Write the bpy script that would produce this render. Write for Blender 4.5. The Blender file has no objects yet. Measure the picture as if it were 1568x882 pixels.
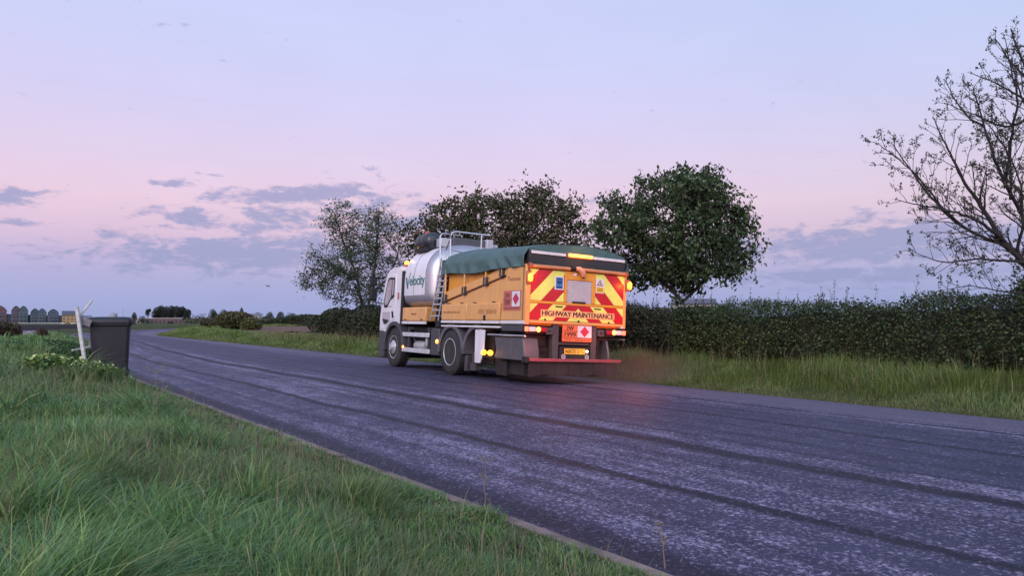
import bpy, math, random
import numpy as np
from mathutils import Vector, Matrix

SC = bpy.context.scene
COL = SC.collection
rad = math.radians
PI = math.pi

# ------------------------------------------------------------------ camera
CAM_Z = 1.42
cd = bpy.data.cameras.new("camera")
cam = bpy.data.objects.new("camera", cd)
COL.objects.link(cam)
cd.sensor_width = 36.0
cd.lens = 36.0 * 1132.0 / 1568.0
cd.clip_start = 0.05
cd.clip_end = 5000
cam.location = (0, 0, CAM_Z)
cam.rotation_euler = (PI / 2 + math.atan(45 / 1132.0), 0, 0)
SC.camera = cam

# ------------------------------------------------------------------ view
SC.view_settings.view_transform = 'Standard'
SC.view_settings.look = 'None'
SC.view_settings.exposure = 0.0
SC.view_settings.gamma = 1.0
SC.render.engine = 'CYCLES'
SC.cycles.use_denoising = True
SC.cycles.max_bounces = 8
SC.cycles.transparent_max_bounces = 8

# ------------------------------------------------------------------ sky
def srgb(r, g, b):
    def f(c):
        c = c / 255.0
        return c / 12.92 if c <= 0.04045 else ((c + 0.055) / 1.055) ** 2.4
    return (f(r), f(g), f(b), 1.0)

SKY_BACK = 2.4       # the sunset side of the sky, behind the camera
def build_world():
    w = bpy.data.worlds.new("World")
    SC.world = w
    w.use_nodes = True
    nt = w.node_tree
    nt.nodes.clear()
    N = nt.nodes.new
    L = nt.links.new

    def math_(op, a, b=None, c=None, clamp=False):
        n = N('ShaderNodeMath'); n.operation = op; n.use_clamp = clamp
        for i, v in enumerate((a, b, c)):
            if v is None: continue
            if isinstance(v, (int, float)): n.inputs[i].default_value = v
            else: L(v, n.inputs[i])
        return n.outputs[0]
    tc = N('ShaderNodeTexCoord')
    sep = N('ShaderNodeSeparateXYZ'); L(tc.outputs['Generated'], sep.inputs[0])
    x, y, z = sep.outputs
    hor = math_('SQRT', math_('ADD', math_('MULTIPLY', x, x), math_('MULTIPLY', y, y)))
    el = math_('ARCTAN2', z, hor)            # radians
    az = math_('ARCTAN2', x, y)              # 0 = ahead, + right
    ramp = N('ShaderNodeValToRGB')
    elp = math_('DIVIDE', el, rad(90), clamp=True)
    L(elp, ramp.inputs[0])
    cr = ramp.color_ramp
    # elevation in degrees : colour
    stops = [(0, (158, 168, 214)), (1.2, (164, 172, 217)), (3.0, (177, 176, 219)), (4.6, (200, 184, 219)), (6.2, (222, 195, 220)),
             (8.5, (233, 205, 226)), (11.5, (226, 209, 237)), (15.5, (214, 209, 245)), (20, (206, 210, 249)), (26, (200, 208, 250)), (45, (178, 195, 244)), (90, (150, 178, 228))]
    while len(cr.elements) < len(stops): cr.elements.new(0.5)
    for e, (d, c) in zip(cr.elements, stops):
        e.position = d / 90.0; e.color = srgb(*c)
    col = ramp.outputs[0]

    # clouds: az/el ellipses broken up by noise  (az deg, el deg, half az, half el, strength, tilt)
    def pos(px, py): return math.degrees(math.atan((px - 784) / 1132)), math.degrees(math.atan((486 - py) / math.hypot(1132, px - 784)))
    cl = []
    for px, py, hw, hh, s, tl in [(440, 298, 125, 13, 1.0, .10), (405, 338, 135, 22, .85, .06), (385, 388, 240, 26, 1.02, .03), (570, 335, 120, 50, .72, .0),
                             (258, 278, 34, 7, .8, .1), (312, 265, 30, 4, .7, .02), (25, 298, 62, 9, .95, .06), (18, 338, 34, 6, .7, -.05),
                             (215, 325, 30, 8, .75, .15), (292, 333, 34, 13, .9, .05), (1370, 372, 250, 28, 1.1, .03), (1340, 418, 280, 13, .95, .0),
                             (1300, 440, 300, 6, .5, .0), (575, 296, 40, 6, .8, .04), (930, 308, 30, 16, .8, -.2), (670, 300, 26, 9, .6, .2), (110, 405, 60, 5, .5, 0), (1195, 352, 30, 5, .6, 0),
                             (450, 420, 240, 10, .45, 0.), (700, 360, 200, 30, .5, 0.)]:
        a, e = pos(px, py)
        cl.append((a, e, hw / 1132 * 57.3 * math.cos(rad(a)) ** 1.6, hh / 1132 * 57.3, s, tl))
    cmb = N('ShaderNodeCombineXYZ')
    L(math_('MULTIPLY', az, 57.3), cmb.inputs[0]); L(math_('MULTIPLY', el, 57.3 * 2.7), cmb.inputs[1])
    def noise(scale, detail, rough, dist=0.0, w=0):
        n = N('ShaderNodeTexNoise'); n.noise_dimensions = '4D'
        n.inputs['Scale'].default_value = scale; n.inputs['Detail'].default_value = detail
        n.inputs['Roughness'].default_value = rough; n.inputs['W'].default_value = w
        n.inputs['Distortion'].default_value = dist
        L(cmb.outputs[0], n.inputs['Vector']); return n.outputs['Fac']
    n1 = noise(0.34, 8, 0.62, 0.6, 3.1)
    n2 = noise(0.9, 6, 0.65, 0.2, 7.7)
    n3 = noise(0.11, 4, 0.55, 0.2, 1.7)
    azd = math_('MULTIPLY', az, 57.3); eld = math_('MULTIPLY', el, 57.3)
    tot = None
    for a, e, ha, he, s, tl in cl:
        da = math_('SUBTRACT', azd, a)
        de = math_('SUBTRACT', math_('SUBTRACT', eld, e), math_('MULTIPLY', da, tl))
        u = math_('DIVIDE', da, ha); v = math_('DIVIDE', de, he)
        r2 = math_('ADD', math_('MULTIPLY', u, u), math_('MULTIPLY', v, v))
        g = math_('MULTIPLY', math_('EXPONENT', math_('MULTIPLY', r2, -0.62)), s)
        tot = g if tot is None else math_('MAXIMUM', tot, g)
    # broken by noise
    m = math_('ADD', tot, math_('MULTIPLY', math_('SUBTRACT', n1, 0.5), 2.7))
    m = math_('ADD', m, math_('MULTIPLY', math_('SUBTRACT', n2, 0.5), 1.25))
    sm = N('ShaderNodeMapRange'); sm.interpolation_type = 'SMOOTHSTEP'
    sm.inputs['From Min'].default_value = 0.36; sm.inputs['From Max'].default_value = 0.92
    L(m, sm.inputs['Value'])
    mask = math_('MULTIPLY', sm.outputs[0], 0.88)
    # cloud coloured by height: bluish-mauve, a little greyer low down
    cc = N('ShaderNodeMix'); cc.data_type = 'RGBA'
    cc.inputs['A'].default_value = srgb(146, 158, 202); cc.inputs['B'].default_value = srgb(168, 164, 204)
    L(math_('DIVIDE', eld, 12.0, clamp=True), cc.inputs['Factor'])
    cool = N('ShaderNodeMapRange'); cool.inputs['From Min'].default_value = 4; cool.inputs['From Max'].default_value = 38; L(azd, cool.inputs['Value'])
    cl2 = N('ShaderNodeMix'); cl2.data_type = 'RGBA'; cl2.blend_type = 'MULTIPLY'; L(cool.outputs[0], cl2.inputs['Factor']); L(col, cl2.inputs['A']); cl2.inputs['B'].default_value = (.88, .97, .965, 1); col = cl2.outputs['Result']
    mx = N('ShaderNodeMix'); mx.data_type = 'RGBA'
    L(mask, mx.inputs['Factor']); L(col, mx.inputs['A']); L(cc.outputs['Result'], mx.inputs['B'])
    # soft large variation
    var = math_('ADD', math_('MULTIPLY', n3, 0.10), 0.95)
    # sunset side (behind the camera) brighter and warmer
    back = N('ShaderNodeMapRange'); back.interpolation_type = 'SMOOTHSTEP'
    back.inputs['From Min'].default_value = 0.15; back.inputs['From Max'].default_value = -0.9
    L(y, back.inputs['Value'])
    strength = math_('MULTIPLY', var, math_('ADD', math_('MULTIPLY', back.outputs[0], SKY_BACK), 1.0))
    tint = N('ShaderNodeMix'); tint.data_type = 'RGBA'; tint.blend_type = 'MULTIPLY'
    L(math_('MULTIPLY', back.outputs[0], 1.0), tint.inputs['Factor']); L(mx.outputs['Result'], tint.inputs['A'])
    tint.inputs['B'].default_value = (1.0, 0.93, 0.78, 1)
    bg = N('ShaderNodeBackground'); L(tint.outputs['Result'], bg.inputs['Color']); L(strength, bg.inputs['Strength'])
    # a trace of real atmosphere under the low sun
    sky = N('ShaderNodeTexSky'); sky.sky_type = 'NISHITA'; sky.sun_disc = False
    sky.sun_elevation = rad(2); sky.sun_rotation = rad(200)
    bg2 = N('ShaderNodeBackground'); L(sky.outputs[0], bg2.inputs['Color']); bg2.inputs['Strength'].default_value = 0.008
    add = N('ShaderNodeAddShader'); L(bg.outputs[0], add.inputs[0]); L(bg2.outputs[0], add.inputs[1])
    out = N('ShaderNodeOutputWorld'); L(add.outputs[0], out.inputs['Surface'])
build_world()

# the low afterglow: one broad soft sun behind the camera
sd = bpy.data.lights.new("sun", 'SUN'); sd.energy = 1.5; sd.angle = rad(22); sd.color = (1.0, 0.86, 0.74)
so = bpy.data.objects.new("sun", sd); COL.objects.link(so)
so.rotation_euler = (rad(64), 0, rad(-22))

# ------------------------------------------------------------------ helpers
def tag(o, label=None, cat=None, group=None, kind=None):
    if label: o['label'] = label
    if cat: o['category'] = cat
    if group: o['group'] = group
    if kind: o['kind'] = kind
    return o

def empty(name, loc=(0, 0, 0), rot=(0, 0, 0), parent=None):
    o = bpy.data.objects.new(name, None); COL.objects.link(o)
    o.location = loc; o.rotation_euler = rot; o.empty_display_size = 0.2
    if parent: o.parent = parent
    return o

def copy_tree(o, parent=None):
    c = o.copy(); COL.objects.link(c); c.parent = parent
    for ch in o.children: copy_tree(ch, c)
    return c

class MB:
    def __init__(s): s.v = []; s.f = []
    def add(s, vs, fs):
        b = len(s.v); s.v += [tuple(p) for p in vs]; s.f += [tuple(b + i for i in f) for f in fs]; return s
    def box(s, x0, x1, y0, y1, z0, z1):
        return s.add([(x0, y0, z0), (x1, y0, z0), (x1, y1, z0), (x0, y1, z0), (x0, y0, z1), (x1, y0, z1), (x1, y1, z1), (x0, y1, z1)],
                     [(0, 3, 2, 1), (4, 5, 6, 7), (0, 1, 5, 4), (1, 2, 6, 5), (2, 3, 7, 6), (3, 0, 4, 7)])
    def prism(s, poly, ax, a, b):
        """poly in the two other axes (cyclic order), extruded a->b along ax"""
        def P(u, v, w):
            return {0: (w, u, v), 1: (u, w, v), 2: (u, v, w)}[ax]
        n = len(poly)
        vs = [P(u, v, a) for u, v in poly] + [P(u, v, b) for u, v in poly]
        fs = [tuple(range(n))[::-1], tuple(range(n, 2 * n))] + [(i, (i + 1) % n, n + (i + 1) % n, n + i) for i in range(n)]
        return s.add(vs, fs)
    def tube(s, pts, r, n=8, cap=True):
        pts = [Vector(p) for p in pts]; rs = r if isinstance(r, (list, tuple)) else [r] * len(pts)
        vs = []; fs = []
        prev = None
        for i, p in enumerate(pts):
            if i == 0: d = pts[1] - p
            elif i == len(pts) - 1: d = p - pts[i - 1]
            else: d = (pts[i + 1] - p).normalized() + (p - pts[i - 1]).normalized()
            d = d.normalized()
            if prev is None:
                a = Vector((0, 0, 1)) if abs(d.z) < .9 else Vector((1, 0, 0))
                u = d.cross(a).normalized()
            else:
                u = (prev - d * prev.dot(d)).normalized()
            prev = u; w = d.cross(u)
            for k in range(n):
                t = 2 * PI * k / n
                vs.append(p + (u * math.cos(t) + w * math.sin(t)) * rs[i])
        for i in range(len(pts) - 1):
            for k in range(n):
                k2 = (k + 1) % n
                fs.append((i * n + k, i * n + k2, (i + 1) * n + k2, (i + 1) * n + k))
        if cap:
            fs.append(tuple(range(n))[::-1]); m = (len(pts) - 1) * n; fs.append(tuple(m + k for k in range(n)))
        return s.add(vs, fs)
    def lathe(s, prof, c, ax=0, n=32):
        """prof: list of (radius, offset along axis)"""
        vs = []; fs = []
        for r, o in prof:
            for k in range(n):
                t = 2 * PI * k / n; a, b = r * math.cos(t), r * math.sin(t)
                p = {0: (o, a, b), 1: (a, o, b), 2: (a, b, o)}[ax]
                vs.append((c[0] + p[0], c[1] + p[1], c[2] + p[2]))
        for i in range(len(prof) - 1):
            for k in range(n):
                k2 = (k + 1) % n; fs.append((i * n + k, i * n + k2, (i + 1) * n + k2, (i + 1) * n + k))
        fs.append(tuple(range(n))); m = (len(prof) - 1) * n; fs.append(tuple(m + k for k in range(n))[::-1])
        return s.add(vs, fs)
    def build(s, name, mat, parent=None, bevel=0, smooth=False, seg=2):
        me = bpy.data.meshes.new(name); me.from_pydata(s.v, [], s.f); me.update()
        import bmesh
        bm = bmesh.new(); bm.from_mesh(me); bmesh.ops.recalc_face_normals(bm, faces=bm.faces); bm.to_mesh(me); bm.free()
        for m in (mat if isinstance(mat, (list, tuple)) else [mat]): me.materials.append(m)
        o = bpy.data.objects.new(name, me); COL.objects.link(o)
        if parent: o.parent = parent
        if bevel:
            md = o.modifiers.new("bevel", 'BEVEL'); md.width = bevel; md.segments = seg; md.limit_method = 'ANGLE'; md.angle_limit = rad(40)
        if smooth or bevel:
            me.polygons.foreach_set('use_smooth', [True] * len(me.polygons))
            if hasattr(me, 'set_sharp_from_angle'): me.set_sharp_from_angle(angle=rad(38))
        return o

def np_mesh(name, V, quads=None, tris=None, mat=None, col=None, uv=None, parent=None, smooth=False):
    me = bpy.data.meshes.new(name)
    V = np.asarray(V, dtype=np.float32)
    me.vertices.add(len(V)); me.vertices.foreach_set('co', V.ravel())
    q = np.zeros((0, 4), int) if quads is None else np.asarray(quads)
    t = np.zeros((0, 3), int) if tris is None else np.asarray(tris)
    nl = len(q) * 4 + len(t) * 3
    me.loops.add(nl); li = np.concatenate([q.ravel(), t.ravel()]).astype(np.int32)
    me.loops.foreach_set('vertex_index', li)
    me.polygons.add(len(q) + len(t))
    tot = np.concatenate([np.full(len(q), 4), np.full(len(t), 3)]).astype(np.int32)
    st = np.concatenate([[0], np.cumsum(tot)[:-1]]).astype(np.int32)
    me.polygons.foreach_set('loop_start', st); me.polygons.foreach_set('loop_total', tot)
    if smooth: me.polygons.foreach_set('use_smooth', np.ones(len(tot), bool))
    me.update(calc_edges=True)
    if col is not None:
        a = me.attributes.new('col', 'FLOAT_COLOR', 'POINT')
        c = np.ones((len(V), 4), np.float32); c[:, :3] = col
        a.data.foreach_set('color', c.ravel())
    if uv is not None:
        l = me.uv_layers.new(name='UVMap'); l.data.foreach_set('uv', np.asarray(uv, np.float32)[li].ravel())
    if mat: me.materials.append(mat)
    o = bpy.data.objects.new(name, me); COL.objects.link(o)
    if parent: o.parent = parent
    return o

# ------------------------------------------------------------------ materials
MATS = {}
def mat(name, color, rough=0.6, metal=0.0, var=0.0, vscale=6.0, bump=0.0, bscale=40.0, emit=None, estr=0.0, dirt=0.0, spec=0.5, coat=0.0):
    if name in MATS: return MATS[name]
    m = bpy.data.materials.new(name); m.use_nodes = True
    nt = m.node_tree; b = nt.nodes['Principled BSDF']
    b.inputs['Base Color'].default_value = (*color[:3], 1); b.inputs['Roughness'].default_value = rough
    b.inputs['Metallic'].default_value = metal; b.inputs['Specular IOR Level'].default_value = spec
    b.inputs['Coat Weight'].default_value = coat
    tc = nt.nodes.new('ShaderNodeTexCoord')
    last = None
    if var:
        n = nt.nodes.new('ShaderNodeTexNoise'); n.inputs['Scale'].default_value = vscale; n.inputs['Detail'].default_value = 6; n.inputs['Roughness'].default_value = .62
        nt.links.new(tc.outputs['Object'], n.inputs['Vector'])
        mr = nt.nodes.new('ShaderNodeMapRange'); mr.inputs['From Min'].default_value = .3; mr.inputs['From Max'].default_value = .7
        mr.inputs['To Min'].default_value = 1 - var; mr.inputs['To Max'].default_value = 1 + var * .6
        nt.links.new(n.outputs['Fac'], mr.inputs['Value'])
        mx = nt.nodes.new('ShaderNodeVectorMath'); mx.operation = 'SCALE'; mx.inputs[0].default_value = color[:3]
        nt.links.new(mr.outputs[0], mx.inputs['Scale']); last = mx.outputs[0]
    if dirt:     # road dust film, streaky, denser low on the vehicle
        sp = nt.nodes.new('ShaderNodeMapping'); sp.inputs['Scale'].default_value = (3, 3, .7); nt.links.new(tc.outputs['Object'], sp.inputs[0])
        n = nt.nodes.new('ShaderNodeTexNoise'); n.inputs['Scale'].default_value = 2.2; n.inputs['Detail'].default_value = 8; n.inputs['Roughness'].default_value = .7
        nt.links.new(sp.outputs[0], n.inputs['Vector'])
        sx = nt.nodes.new('ShaderNodeSeparateXYZ'); nt.links.new(tc.outputs['Object'], sx.inputs[0])
        hz = nt.nodes.new('ShaderNodeMapRange'); hz.inputs['From Min'].default_value = 2.6; hz.inputs['From Max'].default_value = .3
        hz.inputs['To Min'].default_value = .25; hz.inputs['To Max'].default_value = 1.0; nt.links.new(sx.outputs[2], hz.inputs['Value'])
        nr = nt.nodes.new('ShaderNodeMapRange'); nr.inputs['From Min'].default_value = .38; nr.inputs['From Max'].default_value = .72; nt.links.new(n.outputs['Fac'], nr.inputs['Value'])
        ml = nt.nodes.new('ShaderNodeMath'); ml.operation = 'MULTIPLY'; nt.links.new(hz.outputs[0], ml.inputs[0]); nt.links.new(nr.outputs[0], ml.inputs[1])
        m2 = nt.nodes.new('ShaderNodeMath'); m2.operation = 'MULTIPLY'; nt.links.new(ml.outputs[0], m2.inputs[0]); m2.inputs[1].default_value = dirt
        mm = nt.nodes.new('ShaderNodeMix'); mm.data_type = 'RGBA'; nt.links.new(m2.outputs[0], mm.inputs['Factor'])
        if last: nt.links.new(last, mm.inputs['A'])
        else: mm.inputs['A'].default_value = (*color[:3], 1)
        mm.inputs['B'].default_value = (.13, .105, .09, 1); last = mm.outputs['Result']
    if last: nt.links.new(last, b.inputs['Base Color'])
    if bump:
        n = nt.nodes.new('ShaderNodeTexNoise'); n.inputs['Scale'].default_value = bscale; n.inputs['Detail'].default_value = 5
        nt.links.new(tc.outputs['Object'], n.inputs['Vector'])
        bp = nt.nodes.new('ShaderNodeBump'); bp.inputs['Strength'].default_value = bump; bp.inputs['Distance'].default_value = .02
        nt.links.new(n.outputs['Fac'], bp.inputs['Height']); nt.links.new(bp.outputs[0], b.inputs['Normal'])
    if emit:
        b.inputs['Emission Color'].default_value = (*emit, 1); b.inputs['Emission Strength'].default_value = estr
    MATS[name] = m
    return m

def leaf_mat(name, rough=0.55, transl=0.3, gain=1.0):
    m = bpy.data.materials.new(name); m.use_nodes = True; nt = m.node_tree; b = nt.nodes['Principled BSDF']; out = nt.nodes['Material Output']
    at = nt.nodes.new('ShaderNodeAttribute'); at.attribute_name = 'col'
    b.inputs['Roughness'].default_value = rough; b.inputs['Specular IOR Level'].default_value = .35
    nt.links.new(at.outputs['Color'], b.inputs['Base Color'])
    if transl:
        t = nt.nodes.new('ShaderNodeBsdfTranslucent'); nt.links.new(at.outputs['Color'], t.inputs['Color'])
        mx = nt.nodes.new('ShaderNodeMixShader'); mx.inputs[0].default_value = transl
        nt.links.new(b.outputs[0], mx.inputs[1]); nt.links.new(t.outputs[0], mx.inputs[2]); nt.links.new(mx.outputs[0], out.inputs['Surface'])
    return m
M_GRASS = leaf_mat('grass_blade', .5, .35)
M_LEAF = leaf_mat('leaf', .5, .25)

# ------------------------------------------------------------------ numpy value noise
_rng = np.random.default_rng(11)
_G = _rng.random((256, 256))
def vnoise(x, y, s=1.0, o=0):
    x = np.asarray(x) / s + 17.3 * o + 500; y = np.asarray(y) / s + 9.1 * o + 500
    xi = np.floor(x).astype(int); yi = np.floor(y).astype(int); fx = x - xi; fy = y - yi
    fx = fx * fx * (3 - 2 * fx); fy = fy * fy * (3 - 2 * fy)
    a = _G[xi % 256, yi % 256]; b = _G[(xi + 1) % 256, yi % 256]; c = _G[xi % 256, (yi + 1) % 256]; d = _G[(xi + 1) % 256, (yi + 1) % 256]
    return (a * (1 - fx) + b * fx) * (1 - fy) + (c * (1 - fx) + d * fx) * fy
def fbm(x, y, s=1.0, o=0):
    return .5 * vnoise(x, y, s, o) + .28 * vnoise(x, y, s * .47, o + 3) + .15 * vnoise(x, y, s * .23, o + 5) + .07 * vnoise(x, y, s * .11, o + 7)
def ss(x, a, b):
    t = np.clip((np.asarray(x, float) - a) / (b - a), 0, 1); return t * t * (3 - 2 * t)

# ------------------------------------------------------------------ road path and terrain height
ROAD_W = 9.0
H0 = rad(36.3)
def road_path():
    N0 = np.array([math.cos(H0), math.sin(H0)]); D0 = np.array([-math.sin(H0), math.cos(H0)])
    p = N0 * 7.55 - D0 * 40; h = H0; t = -40.0; T = []; P = []; NN = []
    while t < 420:
        d = np.array([-math.sin(h), math.cos(h)]); n = np.array([math.cos(h), math.sin(h)])
        T.append(t); P.append(p.copy()); NN.append(n)
        if t >= 60 and H0 - h < rad(105): h -= 1.0 / 50
        p = p + d; t += 1.0
    return np.array(T), np.array(P), np.array(NN)
RT, RP, RN = road_path()
def taper(t):
    return 3.2 * ss(t, 22, 58)
def road_st(x, y):
    x = np.atleast_1d(np.asarray(x, float)); y = np.atleast_1d(np.asarray(y, float))
    sh = x.shape; x = x.ravel(); y = y.ravel(); S = np.empty(len(x)); T = np.empty(len(x))
    for i in range(0, len(x), 20000):
        X = x[i:i + 20000]; Y = y[i:i + 20000]
        d = (X[:, None] - RP[None, :, 0]) ** 2 + (Y[:, None] - RP[None, :, 1]) ** 2
        k = d.argmin(1); dx = X - RP[k, 0]; dy = Y - RP[k, 1]
        S[i:i + 20000] = dx * RN[k, 0] + dy * RN[k, 1] + ROAD_W / 2
        T[i:i + 20000] = RT[k] - dx * RN[k, 1] + dy * RN[k, 0]
    sl = taper(T); S = np.where(S < sl, S - sl, np.where(S < 9, (S - sl) * 9 / (9 - sl), S))
    return S.reshape(sh), T.reshape(sh)
def at_road(t, s):
    """world xy for distance t along the road, s metres from the left kerb"""
    t = np.asarray(t, float); s = np.asarray(s, float)
    sl = taper(t); s = np.where(s < 0, s + sl, np.where(s < 9, sl + s * (9 - sl) / 9, s))
    px = np.interp(t, RT, RP[:, 0]); py = np.interp(t, RT, RP[:, 1]); nx = np.interp(t, RT, RN[:, 0]); ny = np.interp(t, RT, RN[:, 1])
    return px + nx * (s - ROAD_W / 2), py + ny * (s - ROAD_W / 2)
def road_z(s):
    u = (np.asarray(s, float) - 4.5) / 4.5
    return np.where(u < 0, .11 * (1 - u * u), .11 - .16 * u * u)
def verge_z(s, x, y):
    left = .06 + .31 * ss(-s, 0.2, 2.3)
    right = -.062 + .33 * ss(s - 9, 0.0, 2.8)
    left = left + .13 * np.exp(-((x + 7.6) ** 2 + (y - 12.6) ** 2) / 2.2) * ss(-s, .1, .6) + .34 * np.exp(-((x + 12.2) ** 2 + (y - 20.6) ** 2) / 3.4) * ss(-s, .2, .9) + .30 * np.exp(-((x + 16.2) ** 2 + (y - 25.2) ** 2) / 5.0) * ss(-s, .2, .9) + .12 * np.exp(-((x + 21.5) ** 2 + (y - 31) ** 2) / 6.0)
    z = np.where(s < 4.5, left, right)
    z = z + (fbm(x, y, 1.6, 2) - .5) * .10 * ss(np.where(s < 4.5, -s, s - 9), .1, 1.2) + (fbm(x, y, 9, 4) - .5) * .12 * ss(np.where(s < 4.5, -s, s - 9), .5, 3)
    return z
def terrain(x, y):
    x = np.asarray(x, float); y = np.asarray(y, float)
    s, t = road_st(x, y)
    z = verge_z(s, x, y)
    d = np.hypot(x, y)
    z = z + (-2.4 - z) * ss(d, 125, 320) * (y > 0)
    a = np.where(y > 1, -x / np.maximum(y, 1), 0)
    start = 38 + np.clip(.657 - a, 0, .09) * 400
    w = ss(a, .535, .575) * ss(d - start, 5, 50)
    low = np.where(d < 330, -5.2, -5.2 + 1.3 * ss(d, 330, 362) + 1.3 * ss(d, 362, 437) + .4 * (d > 438))
    z = z * (1 - w) + low * w
    mud = w * ss(-z, 1.0, 2.5) * (d < 438)
    return z, s, t, mud
def gz(x, y):
    z, s, t, m = terrain(x, y); return z
def gz1(x, y): return float(gz(np.array([x]), np.array([y]))[0])

# ------------------------------------------------------------------ setting: ground
def ground_material():
    m = bpy.data.materials.new('ground_soil_and_turf'); m.use_nodes = True; nt = m.node_tree; b = nt.nodes['Principled BSDF']
    at = nt.nodes.new('ShaderNodeAttribute'); at.attribute_name = 'col'
    g = nt.nodes.new('ShaderNodeNewGeometry')
    n = nt.nodes.new('ShaderNodeTexNoise'); n.inputs['Scale'].default_value = 1.3; n.inputs['Detail'].default_value = 10; n.inputs['Roughness'].default_value = .7
    nt.links.new(g.outputs['Position'], n.inputs['Vector'])
    mr = nt.nodes.new('ShaderNodeMapRange'); mr.inputs['From Min'].default_value = .3; mr.inputs['From Max'].default_value = .7; mr.inputs['To Min'].default_value = .55; mr.inputs['To Max'].default_value = 1.35
    nt.links.new(n.outputs['Fac'], mr.inputs['Value'])
    v = nt.nodes.new('ShaderNodeVectorMath'); v.operation = 'SCALE'; nt.links.new(at.outputs['Color'], v.inputs[0]); nt.links.new(mr.outputs[0], v.inputs['Scale'])
    nt.links.new(v.outputs[0], b.inputs['Base Color']); b.inputs['Roughness'].default_value = .95; b.inputs['Specular IOR Level'].default_value = .1
    bp = nt.nodes.new('ShaderNodeBump'); bp.inputs['Distance'].default_value = .08; bp.inputs['Strength'].default_value = .7
    n2 = nt.nodes.new('ShaderNodeTexNoise'); n2.inputs['Scale'].default_value = 14; n2.inputs['Detail'].default_value = 6; nt.links.new(g.outputs['Position'], n2.inputs['Vector'])
    nt.links.new(n2.outputs['Fac'], bp.inputs['Height']); nt.links.new(bp.outputs[0], b.inputs['Normal'])
    return m
M_GROUND = ground_material()

def build_ground():
    rings = [0.3]
    while rings[-1] < 2600: rings.append(rings[-1] * 1.028 + .005)
    rings = np.array(rings)
    a1 = np.linspace(-52, 52, 460); a2 = np.linspace(52, 308, 130)[1:-1]
    ang = np.radians(np.concatenate([a1, a2])); na = len(ang); nr = len(rings)
    A, R = np.meshgrid(ang, rings)
    X = (R * np.sin(A)).ravel(); Y = (R * np.cos(A)).ravel()
    z, s, t, mud = terrain(X, Y)
    # sink under the road corridor; the road and verges are sheets of their own
    near = ss(s, -1.2, -.5) * (1 - ss(s, 9.5, 10.3)) * (RT[0] + 2 < t)
    z = z - .28 * near
    idx = np.arange(nr * na).reshape(nr, na)
    q = np.stack([idx[:-1, :], np.roll(idx, -1, 1)[:-1, :], np.roll(idx, -1, 1)[1:, :], idx[1:, :]], -1).reshape(-1, 4)
    V = np.stack([X, Y, z], 1); V = np.vstack([V, [[0, 0, gz1(0, .01)]]])
    c = len(V) - 1; tri = np.stack([np.full(na, c), np.roll(idx[0], -1), idx[0]], 1)
    green = np.array([.040, .070, .022]); olive = np.array([.075, .078, .032])
    f = fbm(X, Y, 6, 9)[:, None]; far = ss(np.hypot(X, Y), 60, 200)[:, None]
    col = green * (1 - f) + olive * f; col = col * (1 - far * .2)
    col = col * (1 - mud[:, None]) + np.array([.020, .016, .019]) * mud[:, None]
    col = np.vstack([col, [green]])
    o = np_mesh('ground', V, q[:, ::-1], tri[:, ::-1], M_GROUND, col=col, smooth=True)
    tag(o, kind='structure')
build_ground()

def strip(name, ts, ss_, zf, m, colf=None, kind='structure'):
    T, S = np.meshgrid(ts, ss_, indexing='ij'); X, Y = at_road(T.ravel(), S.ravel())
    Z = zf(S.ravel(), X, Y); n1, n2 = T.shape; idx = np.arange(n1 * n2).reshape(n1, n2)
    q = np.stack([idx[:-1, :-1], idx[:-1, 1:], idx[1:, 1:], idx[1:, :-1]], -1).reshape(-1, 4)
    col = None if colf is None else colf(S.ravel(), X, Y)
    o = np_mesh(name, np.stack([X, Y, Z], 1), q, None, m, col=col, uv=np.stack([S.ravel(), T.ravel()], 1), smooth=True)
    tag(o, kind=kind); return o

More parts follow.
